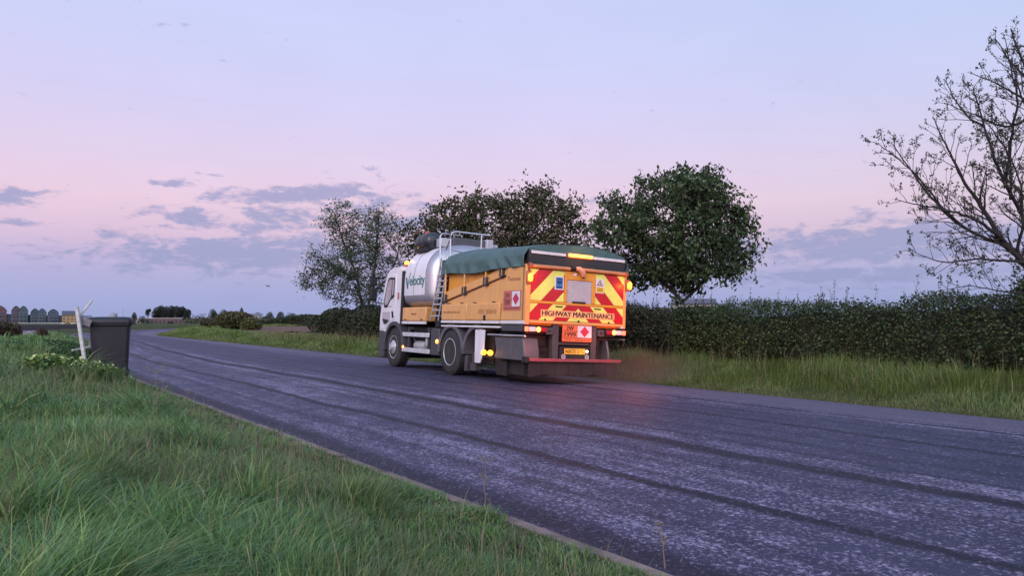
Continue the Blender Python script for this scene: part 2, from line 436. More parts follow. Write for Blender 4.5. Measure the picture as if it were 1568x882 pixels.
def road_material():
    m = bpy.data.materials.new('chip_seal_road'); m.use_nodes = True; nt = m.node_tree; b = nt.nodes['Principled BSDF']
    N = nt.nodes.new; L = nt.links.new
    uv = N('ShaderNodeUVMap'); uv.uv_map = 'UVMap'
    sep = N('ShaderNodeSeparateXYZ'); L(uv.outputs[0], sep.inputs[0]); s, t, _ = sep.outputs
    def M(op, a, b_=None, c=None, clamp=False):
        n = N('ShaderNodeMath'); n.operation = op; n.use_clamp = clamp
        for i, v in enumerate((a, b_, c)):
            if v is None: continue
            if isinstance(v, (int, float)): n.inputs[i].default_value = v
            else: L(v, n.inputs[i])
        return n.outputs[0]
    def noise(scale, detail=5, rough=.6, sx=1, sy=1, dist=0):
        mp = N('ShaderNodeMapping'); mp.inputs['Scale'].default_value = (sx, sy, 1); L(uv.outputs[0], mp.inputs[0])
        n = N('ShaderNodeTexNoise'); n.inputs['Scale'].default_value = scale; n.inputs['Detail'].default_value = detail; n.inputs['Roughness'].default_value = rough
        n.inputs['Distortion'].default_value = dist; L(mp.outputs[0], n.inputs['Vector']); return n.outputs['Fac']
    def mr(v, a, b_, c=0., d=1., smooth=True):
        n = N('ShaderNodeMapRange'); n.interpolation_type = 'SMOOTHSTEP' if smooth else 'LINEAR'
        for k, x in (('From Min', a), ('From Max', b_), ('To Min', c), ('To Max', d)): n.inputs[k].default_value = x
        L(v, n.inputs['Value']); return n.outputs[0]
    wob = M('ADD', s, M('MULTIPLY', M('SUBTRACT', noise(.25, 3, .5), .5), .5))
    wob2 = M('ADD', wob, M('MULTIPLY', M('SUBTRACT', noise(3.0, 6, .75), .5), .14))
    def band(c, hw, soft):
        d = M('ABSOLUTE', M('SUBTRACT', wob2, c)); return mr(d, hw, hw + soft, 1, 0)
    bands = None
    for c, hw, soft, st in [(1.52, .03, .075, .95), (2.92, .055, .11, 1.0), (4.98, .02, .09, .8), (6.62, .03, .06, .95), (.22, .05, .2, .8), (3.45, .01, .05, .5), (2.45, .0, .06, .4), (3.9, .02, .10, .35), (7.6, .01, .06, .45), (5.8, .01, .12, .4), (.85, .01, .10, .3), (2.2, .01, .12, .3), (4.4, .01, .08, .35), (5.4, .01, .10, .3)]:
        v = M('MULTIPLY', band(c, hw, soft), st); bands = v if bands is None else M('MAXIMUM', bands, v)
    # chippings lying loose in irregular patches over dark fresh binder
    patch = mr(noise(.55, 5, .62, 1, .3), .30, .66)
    patch2 = mr(noise(2.2, 5, .65, 1, .45), .33, .62)
    zone = M('SUBTRACT', 1.0, M('MULTIPLY', mr(wob, 3.2, 3.9), M('MULTIPLY', mr(wob, 5.8, 6.7, 1, 0), .70)))
    dens = M('MULTIPLY', M('MULTIPLY', M('ADD', M('MULTIPLY', patch, .55), M('MULTIPLY', patch2, .45)), zone), M('SUBTRACT', 1.0, bands))
    streak = M('MULTIPLY', band(3.24, .05, .12), mr(noise(.9, 4, .6, 1, .5), .42, .60))
    lng = mr(noise(1.0, 6, .7, 5.5, .12), .38, .66); dens = M('MULTIPLY', dens, M('ADD', .45, M('MULTIPLY', lng, .85)))
    dens = M('MAXIMUM', dens, streak)
    dens = M('MAXIMUM', dens, M('MULTIPLY', mr(wob, 6.7, 6.95), .55))
    # individual chips
    vo = N('ShaderNodeTexVoronoi'); vo.inputs['Scale'].default_value = 42; vo.feature = 'F1'; vo.inputs['Randomness'].default_value = 1
    mp = N('ShaderNodeMapping'); mp.inputs['Scale'].default_value = (1.0, .8, 1); L(uv.outputs[0], mp.inputs[0]); L(mp.outputs[0], vo.inputs['Vector'])
    chipn = noise(34, 3, .7, 1, .85, .8); chipf = noise(7, 5, .7, 1, .5)
    chipv = M('ADD', M('MULTIPLY', chipn, .75), M('MULTIPLY', chipf, .25))
    thr = M('SUBTRACT', .60, M('MULTIPLY', dens, .13))
    chip = mr(M('SUBTRACT', chipv, thr), -.075, .085)
    # base tone
    tone = N('ShaderNodeMix'); tone.data_type = 'RGBA'; tone.inputs['A'].default_value = (.010, .009, .026, 1); tone.inputs['B'].default_value = (.050, .046, .092, 1)
    L(M('MULTIPLY', noise(1.3, 8, .7), M('SUBTRACT', 1.0, M('MULTIPLY', bands, .9))), tone.inputs['Factor'])
    chipc = N('ShaderNodeMix'); chipc.data_type = 'RGBA'; chipc.inputs['A'].default_value = (.13, .115, .19, 1); chipc.inputs['B'].default_value = (.33, .295, .42, 1)
    L(vo.outputs['Color'], chipc.inputs['Factor'])
    mx = N('ShaderNodeMix'); mx.data_type = 'RGBA'; L(chip, mx.inputs['Factor']); L(tone.outputs['Result'], mx.inputs['A']); L(chipc.outputs['Result'], mx.inputs['B'])
    # dusty untreated margin along the far edge
    edge = M('MULTIPLY', mr(wob, 6.75, 7.3), .6)
    mx2 = N('ShaderNodeMix'); mx2.data_type = 'RGBA'; L(edge, mx2.inputs['Factor']); L(mx.outputs['Result'], mx2.inputs['A']); mx2.inputs['B'].default_value = (.115, .10, .145, 1)
    dk = N('ShaderNodeVectorMath'); dk.operation = 'SCALE'; L(mx2.outputs['Result'], dk.inputs[0]); L(M('SUBTRACT', 1.0, M('MULTIPLY', bands, .42)), dk.inputs['Scale'])
    L(dk.outputs[0], b.inputs['Base Color'])
    rg = M('ADD', M('MULTIPLY', chip, .18), M('ADD', .52, M('MULTIPLY', noise(.8, 5, .6), .25)))
    L(rg, b.inputs['Roughness']); b.inputs['Specular IOR Level'].default_value = .26
    bp = N('ShaderNodeBump'); bp.inputs['Strength'].default_value = .75; bp.inputs['Distance'].default_value = .012
    hgt = M('ADD', M('MULTIPLY', chip, .6), M('ADD', M('MULTIPLY', M('SUBTRACT', 1.0, vo.outputs['Distance']), .5), M('MULTIPLY', bands, -.8)))
    L(hgt, bp.inputs['Height']); L(bp.outputs[0], b.inputs['Normal'])
    return m
M_ROAD = road_material()
ts = np.concatenate([np.arange(-14, 60, .5), np.arange(60, 190, 1.0)])
strip('road', ts, np.linspace(-.02, 9.15, 40), lambda s, x, y: road_z(s), M_ROAD)

def vcol(s, x, y):
    f = fbm(x, y, 1.2, 4)[:, None]; c = np.array([.036, .058, .020]) * (1 - f) + np.array([.08, .075, .04]) * f
    return c
strip('left_verge', np.arange(-6, 140, .5), -np.linspace(0.14, 2.6, 16)[::-1], lambda s, x, y: verge_z(s, x, y) - .06 * ss(-s, 2.0, 2.6), M_GROUND, vcol)
strip('right_verge', np.arange(-12, 140, .5), 9 + np.linspace(0.02, 3.0, 18), lambda s, x, y: verge_z(s, x, y) - .06 * ss(s, 11.4, 12.0), M_GROUND, vcol)

# kerb: individual stones with joints, slightly uneven
def build_kerb():
    m = mat('kerb_concrete', (.17, .125, .11), .9, var=.6, vscale=3.5, bump=.5, bscale=60)
    mb = MB(); rnd = random.Random(3); t = -5.0
    while t < 128:
        Ln = .914; a, b = t + .006, t + Ln - .006
        dz = rnd.uniform(-.008, .008); ds = rnd.uniform(-.006, .006)
        pts = []
        for tt in (a, b):
            for s_, z_ in ((-.115, -.12), (-.005, -.12), (-.005, .035), (-.02, .052), (-.115, .056)):
                x, y = at_road(tt, s_ + ds); pts.append((float(x), float(y), z_ + dz))
        n = 5
        mb.add(pts, [tuple(range(n)), tuple(range(n, 2 * n))[::-1]] + [(i, i + n, (i + 1) % n + n, (i + 1) % n) for i in range(n)])
        t += Ln
    o = mb.build('kerb', m); tag(o, kind='structure')
build_kerb()

# water and the far shore
def polar(px, d, z=0):
    return ((px - 784) / 1132 * d, d, z)
wm = mat('estuary_water', (.03, .04, .05), .12, bump=1.0, bscale=1.6)
mb = MB(); mb.add([(-700, 50, -4), (-30, 50, -4), (-252, 470, -4), (-700, 470, -4)], [(0, 1, 2, 3)])
tag(mb.build('water', wm), kind='structure')
# ploughed field beyond the right verge
def build_field():
    px = np.linspace(372, 640, 40); d = np.linspace(56, 93, 30); P, D = np.meshgrid(px, d); X = (P - 784) / 1132 * D; Y = D
    X = X.ravel(); Y = Y.ravel(); Z = gz(X, Y) + .05 + .03 * np.sin((X * .6 + Y * .8) * 6)
    idx = np.arange(P.size).reshape(P.shape); q = np.stack([idx[:-1, :-1], idx[:-1, 1:], idx[1:, 1:], idx[1:, :-1]], -1).reshape(-1, 4)
    f = fbm(X, Y, 5, 2)[:, None]; col = np.array([.10, .055, .048]) * (1 - f) + np.array([.17, .11, .09]) * f
    tag(np_mesh('ploughed_field', np.stack([X, Y, Z], 1), q, None, M_GROUND, col=col), kind='structure')
build_field()

# ------------------------------------------------------------------ grass
def make_blades(x, y, z, h, w, ang, lean, col, rng, curl=1.0):
    """curved tapering blades; ang = heading of the lean, lean = horizontal reach as a share of height"""
    n = len(x); lv = np.array([0, .38, .74, 1.0]); wd = np.array([.8, 1.0, .62, 0.0])
    dx = np.cos(ang); dy = np.sin(ang); fa = ang + PI / 2 + rng.normal(0, .7, n); ax = np.cos(fa); ay = np.sin(fa)
    V = np.zeros((n, 7, 3), np.float32)
    for i in range(4):
        r = lean * h * lv[i] ** (1.0 + curl); zz = h * (lv[i] - .32 * np.minimum(lean, 1.4) * lv[i] ** 2.2)
        cx = x + dx * r; cy = y + dy * r; cz = z + zz
        if i < 3:
            ww = w * wd[i] * .5
            V[:, 2 * i, 0] = cx - ax * ww; V[:, 2 * i, 1] = cy - ay * ww; V[:, 2 * i, 2] = cz
            V[:, 2 * i + 1, 0] = cx + ax * ww; V[:, 2 * i + 1, 1] = cy + ay * ww; V[:, 2 * i + 1, 2] = cz
        else:
            V[:, 6, 0] = cx; V[:, 6, 1] = cy; V[:, 6, 2] = cz
    b = np.arange(n)[:, None] * 7
    q = np.concatenate([b + np.array([0, 1, 3, 2]), b + np.array([2, 3, 5, 4])], 0); t = b + np.array([4, 5, 6])
    C = np.repeat(col[:, None, :], 7, 1)
    return V.reshape(-1, 3), q, t, C.reshape(-1, 3)

def grass_object(name, parts, label, cat='grass'):
    Vs, Qs, Ts, Cs = [], [], [], []; o = 0
    for V, q, t, C in parts:
        Vs.append(V); Qs.append(q + o); Ts.append(t + o); Cs.append(C); o += len(V)
    ob = np_mesh(name, np.concatenate(Vs), np.concatenate(Qs), np.concatenate(Ts), M_GRASS, col=np.concatenate(Cs), smooth=True)
    tag(ob, label, cat, kind='stuff'); return ob

GREENS = np.array([[.062, .130, .040], [.092, .185, .060], [.115, .190, .046], [.080, .155, .090], [.17, .23, .065], [.24, .22, .11]])
def pick_cols(n, rng, mixv, P=GREENS, w=(.28, .27, .18, .14, .09, .04)):
    k = rng.choice(len(P), n, p=np.array(w) / sum(w)); c = P[k]
    c = c * (1 + rng.normal(0, .16, n))[:, None]
    return np.clip(c * 1.28 * (1 + (mixv[:, None] - .5) * .5), .008, 1)

def left_grass():
    rng = np.random.default_rng(5); parts = []
    for (r0, r1, dens, bpc, hh, ww, spread) in [(1.5, 4.2, 4800, 24, .19, .0052, .05), (4.2, 8.0, 2600, 20, .21, .0074, .065), (8.0, 14.0, 950, 18, .23, .011, .09), (14, 27, 300, 14, .24, .020, .14), (27, 62, 62, 10, .17, .045, .25)]:
        area = rad(105) / 2 * (r1 ** 2 - r0 ** 2); nc = int(dens * area / bpc)
        r = np.sqrt(rng.uniform(r0 ** 2, r1 ** 2, nc)); a = rng.uniform(rad(-48), rad(38 if r0 < 20 else 10), nc)
        cx = r * np.sin(a); cy = r * np.cos(a); s, t = road_st(cx, cy)
        k = (s < -.12) & (s > -48); cx, cy, s = cx[k], cy[k], s[k]; nc = len(cx)
        vig = fbm(cx, cy, .9, 21); dry = fbm(cx, cy, 1.7, 33); patchv = vnoise(cx, cy, 3.3, 5)
        x = np.repeat(cx, bpc); y = np.repeat(cy, bpc); n = len(x)
        ox = rng.normal(0, spread, n); oy = rng.normal(0, spread, n); x = x + ox; y = y + oy
        vv = np.repeat(vig, bpc); dd = np.repeat(dry, bpc); sc = np.repeat(s, bpc); pv = np.repeat(patchv, bpc)
        s2, _ = road_st(x, y); kk = s2 < -.085
        kerbf = (.24 + .76 * ss(-s2, .12, 1.5)) * (.75 + .9 * ss(vnoise(x, y, .45, 14), .62, .85)) * (1 + .5 * np.exp(-((x + 7.3) ** 2 + (y - 12.9) ** 2) / 1.2))
        h = hh * (0.45 + 1.25 * vv) * kerbf * rng.uniform(.55, 1.25, n)
        swirl = 2 * PI * vnoise(x, y, 1.6, 8) * 1.6
        out = np.arctan2(oy, ox)
        ang = np.where(rng.random(n) < .72, out, swirl) + rng.normal(0, .45, n)
        lean = np.abs(rng.normal(.55, .36, n)) + .3 * (vv > .55)
        col = pick_cols(n, rng, np.clip(vv * 1.0, 0, 1))
        # drier, yellower seed-grass patches, bluish ones and dark lush ones
        m = ss(dd, .50, .64)[:, None] * rng.uniform(.2, 1, n)[:, None]; col = col * (1 - m * .5) + np.array([.16, .165, .075]) * m * .5
        m = ss(pv, .60, .8)[:, None] * .45; col = col * (1 - m) + np.array([.055, .125, .075]) * m
        m = (rng.random(n) < .035)[:, None]; col = np.where(m, np.array([.30, .26, .14]) * rng.uniform(.6, 1.2, n)[:, None], col)
        w = ww * rng.uniform(.6, 1.35, n)
        z = gz(x, y) - .012
        parts.append(make_blades(x[kk], y[kk], z[kk], h[kk], w[kk], ang[kk], lean[kk], col[kk], rng))
    # pale fine seed stems in the drier patches
    n = 4200; r = np.sqrt(rng.uniform(1.8 ** 2, 15 ** 2, n)); a = rng.uniform(rad(-46), rad(20), n); x = r * np.sin(a); y = r * np.cos(a)
    s, _ = road_st(x, y); k = (s < -.5) & (fbm(x, y, 1.7, 33) > .5); x, y = x[k], y[k]; n = len(x)
    col = np.array([.21, .18, .11]) * rng.uniform(.6, 1.3, n)[:, None]
    parts.append(make_blades(x, y, gz(x, y), rng.uniform(.22, .40, n), np.full(n, .0020) + r[k] * .0004, rng.uniform(0, 2 * PI, n), rng.uniform(.1, .5, n), col, rng))
    n = 9000; r = np.sqrt(rng.uniform(1.8 ** 2, 11 ** 2, n)); a = rng.uniform(rad(-46), rad(20), n); x = r * np.sin(a); y = r * np.cos(a)
    s, _ = road_st(x, y); k = (s < -.35) & (fbm(x, y, 1.3, 53) > .49); x, y = x[k], y[k]; n = len(x)
    parts.append(make_blades(x, y, gz(x, y), rng.uniform(.15, .27, n), .0014 + r[k] * .0004, rng.uniform(0, 2 * PI, n), rng.uniform(.1, .6, n), np.array([.20, .155, .125]) * rng.uniform(.6, 1.3, n)[:, None], rng))
    grass_object('verge_grass', parts, 'long lush green grass covering the near left verge beside the kerb')
left_grass()

def right_grass():
    rng = np.random.default_rng(9); parts = []
    P = np.array([[.10, .155, .036], [.13, .180, .045], [.165, .185, .060], [.20, .18, .09], [.065, .12, .034]]); Wt = (.3, .26, .2, .12, .12)
    for t0, t1, dens, hh, ww, smax in [(-11, 14, 900, .40, .0085, 3.3), (14, 30, 430, .38, .015, 3.6), (30, 62, 190, .36, .030, 4.2), (62, 110, 70, .38, .07, 5)]:
        n = int(dens * (t1 - t0) * smax); t = rng.uniform(t0, t1, n); u = rng.random(n) ** .9 * smax; s = 9.05 + u
        x, y = at_road(t, s)
        f = fbm(x, y, .8, 41); g = fbm(x, y, 2.6, 17)
        h = hh * (.20 + .52 * ss(u, 0, 2.2)) * (.25 + 1.5 * f) * rng.uniform(.5, 1.3, n) * (.55 + .9 * g)
        ang = 2 * PI * vnoise(x, y, 1.1, 19) * 1.5 + rng.normal(0, .9, n); lean = np.abs(rng.normal(.5, .35, n))
        col = pick_cols(n, rng, f, P, Wt)
        # brownish dusty foot beside the carriageway
        m = ((1 - ss(u, .0, .8)) * .55)[:, None]; col = col * (1 - m) + np.array([.15, .115, .06]) * m
        col = col * np.array([.74, .80, .72])
        parts.append(make_blades(x, y, gz(x, y) - .01, h, ww * rng.uniform(.6, 1.4, n), ang, lean, col, rng))
    n = 2300; t = rng.uniform(-11, 45, n); u = rng.uniform(1.3, 3.2, n); x, y = at_road(t, 9 + u)
    col = np.array([.22, .19, .10]) * rng.uniform(.6, 1.25, n)[:, None]
    parts.append(make_blades(x, y, gz(x, y), rng.uniform(.3, .72, n), np.full(n, .005) + .0002 * np.maximum(t, 0), rng.uniform(0, 6.28, n), rng.uniform(.05, .35, n), col, rng))
    grass_object('roadside_grass', parts, 'olive green tall grass on the far verge between the road and the hedge')
right_grass()

# ------------------------------------------------------------------ foliage
def leaf_quads(C, size, rng, up=0.0, droop=0.0, elong=1.8, normal=None):
    """one folded two-triangle leaf at every centre"""
    n = len(C); d = rng.normal(0, 1, (n, 3)); d[:, 2] = d[:, 2] * .6 - droop; d /= np.linalg.norm(d, axis=1)[:, None]
    nn = rng.normal(0, 1, (n, 3)); nn[:, 2] += up
    if normal is not None: nn = nn * .6 + normal
    w = np.cross(d, nn); w /= np.linalg.norm(w, axis=1)[:, None] + 1e-9; nm = np.cross(w, d)
    L = (size * rng.uniform(.65, 1.3, n))[:, None] if np.isscalar(size) else size[:, None]
    W = L / elong
    base = C - d * L * .5; tip = C + d * L * .5; fold = nm * W * .22
    a = C + w * W * .5 + fold; b = C - w * W * .5 + fold
    V = np.stack([base, a, tip, b], 1).reshape(-1, 3); i = np.arange(n)[:, None] * 4
    t = np.concatenate([i + np.array([0, 1, 2]), i + np.array([0, 2, 3])], 0)
    return V, t

def leaf_cols(n, rng, P, w=None, sd=.2):
    P = np.array(P); k = rng.choice(len(P), n, p=w); return np.clip(P[k] * (1 + rng.normal(0, sd, n))[:, None], .004, 1)

def colonize(seeds, A, step, di, dk, iters, rng, trop=(0, 0, .05), jit=.15):
    """space colonisation. seeds = list of (point, parent)"""
    P = [np.array(p, float) for p, _ in seeds]; par = [q for _, q in seeds]
    A = np.array(A, float); best = np.full(len(A), 1e9); bi = np.zeros(len(A), int); new = list(range(len(P)))
    trop = np.array(trop)
    kids = {}
    for _ in range(iters):
        if not len(A): break
        NP = np.array([P[i] for i in new])
        if len(NP):
            D = np.linalg.norm(A[:, None, :] - NP[None], axis=2); k = D.argmin(1); dm = D[np.arange(len(A)), k]
            m = dm < best; best[m] = dm[m]; bi[m] = np.array(new)[k[m]]
        keep = best > dk; A = A[keep]; best = best[keep]; bi = bi[keep]
        act = best < di
        if not act.any(): break
        vec = A[act] - np.array(P)[bi[act]]; vec /= np.linalg.norm(vec, axis=1)[:, None] + 1e-9
        ids, inv = np.unique(bi[act], return_inverse=True); S = np.zeros((len(ids), 3)); np.add.at(S, inv, vec)
        S /= np.linalg.norm(S, axis=1)[:, None] + 1e-9; S += trop + rng.normal(0, jit, S.shape); S /= np.linalg.norm(S, axis=1)[:, None]
        new = []
        for i, d in zip(ids, S):
            q = P[i] + d * step; ks = kids.get(i, [])
            if any(np.linalg.norm(P[c] - q) < step * .35 for c in ks): continue
            if len(ks) >= 4: continue
            P.append(q); par.append(int(i)); kids.setdefault(i, []).append(len(P) - 1); new.append(len(P) - 1)
        if not new: break
    return np.array(P), par

def branch_radii(P, par, tip, power, rmax):
    n = len(P); acc = np.zeros(n); r = np.zeros(n); ch = [0] * n
    for i in range(n - 1, -1, -1):
        if acc[i] == 0: acc[i] = tip ** power
        r[i] = acc[i] ** (1 / power)
        if par[i] >= 0: acc[par[i]] += acc[i]
    return np.minimum(r, rmax)

def branch_mesh(name, P, par, r, m, parent=None, sides=5, rmin=0.0):
    n = len(P); kids = [[] for _ in range(n)]
    for i, p in enumerate(par):
        if p >= 0: kids[p].append(i)
    mb = MB(); starts = [i for i in range(n) if par[i] < 0]; stack = [(-1, i) for i in starts]
    while stack:
        p, i = stack.pop(); chain = ([p] if p >= 0 else []) + [i]; rr = ([min(r[i] * 1.15, r[p])] if p >= 0 else []) + [r[i]]
        c = i
        while kids[c]:
            ks = sorted(kids[c], key=lambda k: -r[k]); 
            for o in ks[1:]:
                if r[o] >= rmin: stack.append((c, o))
            c = ks[0]; chain.append(c); rr.append(r[c])
        if len(chain) < 2: continue
        sd = 8 if r[i] > .06 else (sides if r[i] > .012 else 3)
        mb.tube([P[k] for k in chain], rr, sd, cap=False)
    return mb.build(name, m, parent, smooth=True)

def ell_points(ells, n, rng, shell=0.0):
    """random points in a union of ellipsoids: (cx,cy,cz,rx,ry,rz)"""
    E = np.array(ells, float); vol = E[:, 3] * E[:, 4] * E[:, 5]; k = rng.choice(len(E), n, p=vol / vol.sum())
    u = rng.normal(0, 1, (n, 3)); u /= np.linalg.norm(u, axis=1)[:, None]; rr = rng.random(n) ** (1 / 3.0); rr = rr * (1 - shell) + shell * rr ** .35
    return E[k, :3] + u * rr[:, None] * E[k, 3:]

BARK = mat('bark', (.055, .045, .042), .95, var=.4, vscale=9, bump=.8, bscale=30)
BARK2 = mat('bark_twigs', (.022, .018, .019), .95, var=.3, vscale=9)

def W(px, py, d):
    return ((px - 784) / 1132 * d, d, CAM_Z + (486 - py) / 1132 * d)
def E_(px, py, rx, ry, d, dd=0, depth=None):
    x, y, z = W(px, py, d); k = d / 1132
    return (x, y + dd, z, rx * k, (depth if depth else rx * k), ry * k)

def tree(name, label, base_px, d, ells, nattr, step, seed, leafP, leafW, leaf_size, per_node, leaf_r, tip=.006, rmax=.16, power=2.3, droop=.3, elong=1.9, palm=0,
         trunks=None, di=3.0, dk=.3, spread=.22, thr=2.2, sd=.2, clump=1.0, zsq=.75, group=None, shell=.3, trop=(0, 0, .08), cat='tree', bark=None):
    rng = np.random.default_rng(seed)
    bx, by, _ = W(base_px, 486, d); bz = gz1(bx, by)
    root = empty(name, (bx, by, bz)); tag(root, label, cat, group)
    A = ell_points(ells, nattr, rng, shell)
    seeds = []
    for tr in (trunks or [[(base_px, None), (base_px, 440)]]):
        pts = [np.array([bx, by, bz - .1])] if tr[0][1] is None else []
        for q in tr:
            if q[1] is None: continue
            w_ = W(q[0], q[1], d); pts.append(np.array([w_[0], w_[1] + (q[2] if len(q) > 2 else 0), w_[2]]))
        prev = -1
        for a, b in zip(pts[:-1], pts[1:]):
            m = max(1, int(np.linalg.norm(b - a) / step))
            for i in range(m + (b is pts[-1])):
                q = a + (b - a) * i / m + rng.normal(0, step * .12, 3) * (i > 0)
                seeds.append((q, prev)); prev = len(seeds) - 1
    P, par = colonize(seeds, A, step, di, dk, 220, rng, trop)
    r = branch_radii(P, par, tip, power, rmax)
    off = np.array([bx, by, bz])
    branch_mesh('trunk', P - off, par, r, bark or BARK, root)
    if per_node:
        thin = np.where(r < tip * thr)[0]
        if clump < 1: thin = thin[rng.random(len(thin)) < clump]
        C = np.repeat(P[thin], per_node, 0) + rng.normal(0, spread, (len(thin) * per_node, 3)) * np.array([1, 1, zsq])
        ctone = np.repeat(np.clip(rng.normal(1, .16, len(thin)), .6, 1.5), per_node)
        if palm:
            K = len(C); C2 = np.repeat(C, palm, 0) + rng.normal(0, leaf_size * .55, (K * palm, 3)); tone = np.repeat(leaf_cols(K, rng, leafP, leafW, sd) * ctone[:, None], palm, 0)
            V, t = leaf_quads(C2 - off, leaf_size, rng, up=1.2, droop=droop, elong=elong); c = np.repeat(tone * (1 + rng.normal(0, .12, len(tone)))[:, None], 4, 0)
        else:
            V, t = leaf_quads(C - off, leaf_size, rng, up=.6, droop=droop, elong=elong); c = np.repeat(leaf_cols(len(C), rng, leafP, leafW, sd) * ctone[:, None], 4, 0)
        np_mesh('crown', V, None, t, M_LEAF, col=np.clip(c, .004, 1), parent=root)
    return root

# round dense tree right behind the lorry
tree('broadleaf_tree', 'rounded dense dark green tree behind the right end of the truck', 1040, 21.6,
     [E_(1040, 350, 88, 92, 21.6), E_(1110, 350, 55, 70, 21.6, .3), E_(965, 355, 58, 68, 21.6, -.2), E_(1015, 290, 46, 36, 21.6), E_(1078, 295, 48, 38, 21.6), E_(1135, 385, 30, 40, 21.6), E_(925, 345, 26, 28, 21.6), E_(1060, 415, 70, 28, 21.6), E_(960, 415, 46, 34, 21.6, .5)],
     2000, .16, 101, [(.034, .060, .024), (.050, .082, .031), (.074, .108, .044), (.045, .060, .032)], (.3, .32, .2, .18), .145, 11, .1, tip=.008, rmax=.17, palm=5, droop=.9, elong=1.9, clump=.42, sd=.12,
     trunks=[[(1040, None), (1042, 470), (1044, 445)], [(1044, 462), (1075, 435, .3), (1105, 410, .3)], [(1042, 458), (1010, 430, -.2), (985, 400, -.3)], [(1044, 450), (1045, 400), (1038, 350)]],
     dk=.26, spread=.17, thr=1.9, trop=(0, 0, .05), shell=.45)
# wide reddish dark tree in the middle
tree('broadleaf_tree', 'broad brownish green tree with ragged top rising above the tank of the truck', 790, 29.5,
     [E_(690, 365, 52, 52, 29.5), E_(665, 345, 30, 30, 29.5), E_(750, 345, 62, 52, 29.5, .4), E_(720, 318, 32, 24, 29.5), E_(825, 335, 58, 56, 29.5), E_(870, 345, 34, 48, 29.5), E_(790, 400, 90, 50, 29.5, .3), E_(700, 415, 62, 50, 29.5), E_(640, 385, 26, 50, 29.5), E_(890, 380, 26, 48, 29.5), E_(830, 300, 22, 22, 29.5), E_(772, 305, 20, 18, 29.5), E_(695, 312, 10, 12, 29.5), E_(875, 312, 16, 18, 29.5)],
     2300, .21, 202, [(.046, .052, .022), (.066, .066, .030), (.088, .074, .038), (.052, .072, .025), (.095, .062, .040)], (.27, .25, .16, .2, .12), .15, 13, .1, tip=.008, rmax=.16, palm=4, droop=.6, elong=1.7, clump=.45, sd=.14,
     trunks=[[(790, None), (785, 440), (770, 400)], [(785, 455), (730, 420), (700, 390)], [(780, 430), (830, 385), (845, 350)]], dk=.28, spread=.24, thr=2.1, shell=.4)
# thin, see-through tree left of the cab
tree('slender_tree', 'thin airy tree with see-through grey green crown left of the truck cab', 565, 39.0,
     [E_(520, 350, 34, 46, 39), E_(575, 362, 44, 50, 39), E_(482, 415, 26, 30, 39), E_(540, 420, 62, 52, 39), E_(600, 400, 26, 60, 39), E_(465, 440, 16, 12, 39), E_(610, 350, 14, 20, 39), E_(470, 370, 12, 9, 39), E_(518, 318, 10, 14, 39)],
     1900, .24, 303, [(.045, .072, .032), (.060, .088, .040), (.044, .056, .032), (.080, .100, .045)], (.35, .3, .2, .15),   .15, 32, .1, clump=.58, sd=.15, tip=.012, rmax=.15, power=2.4, droop=.1, elong=2.6,
     trunks=[[(565, None), (556, 470), (545, 420), (522, 360), (512, 325)], [(560, 480), (572, 440), (575, 380), (580, 330)], [(548, 430), (505, 405), (480, 390)], [(570, 450), (600, 420), (612, 380)]], dk=.36, spread=.20, thr=2.0, shell=.25, trop=(0, 0, .22))

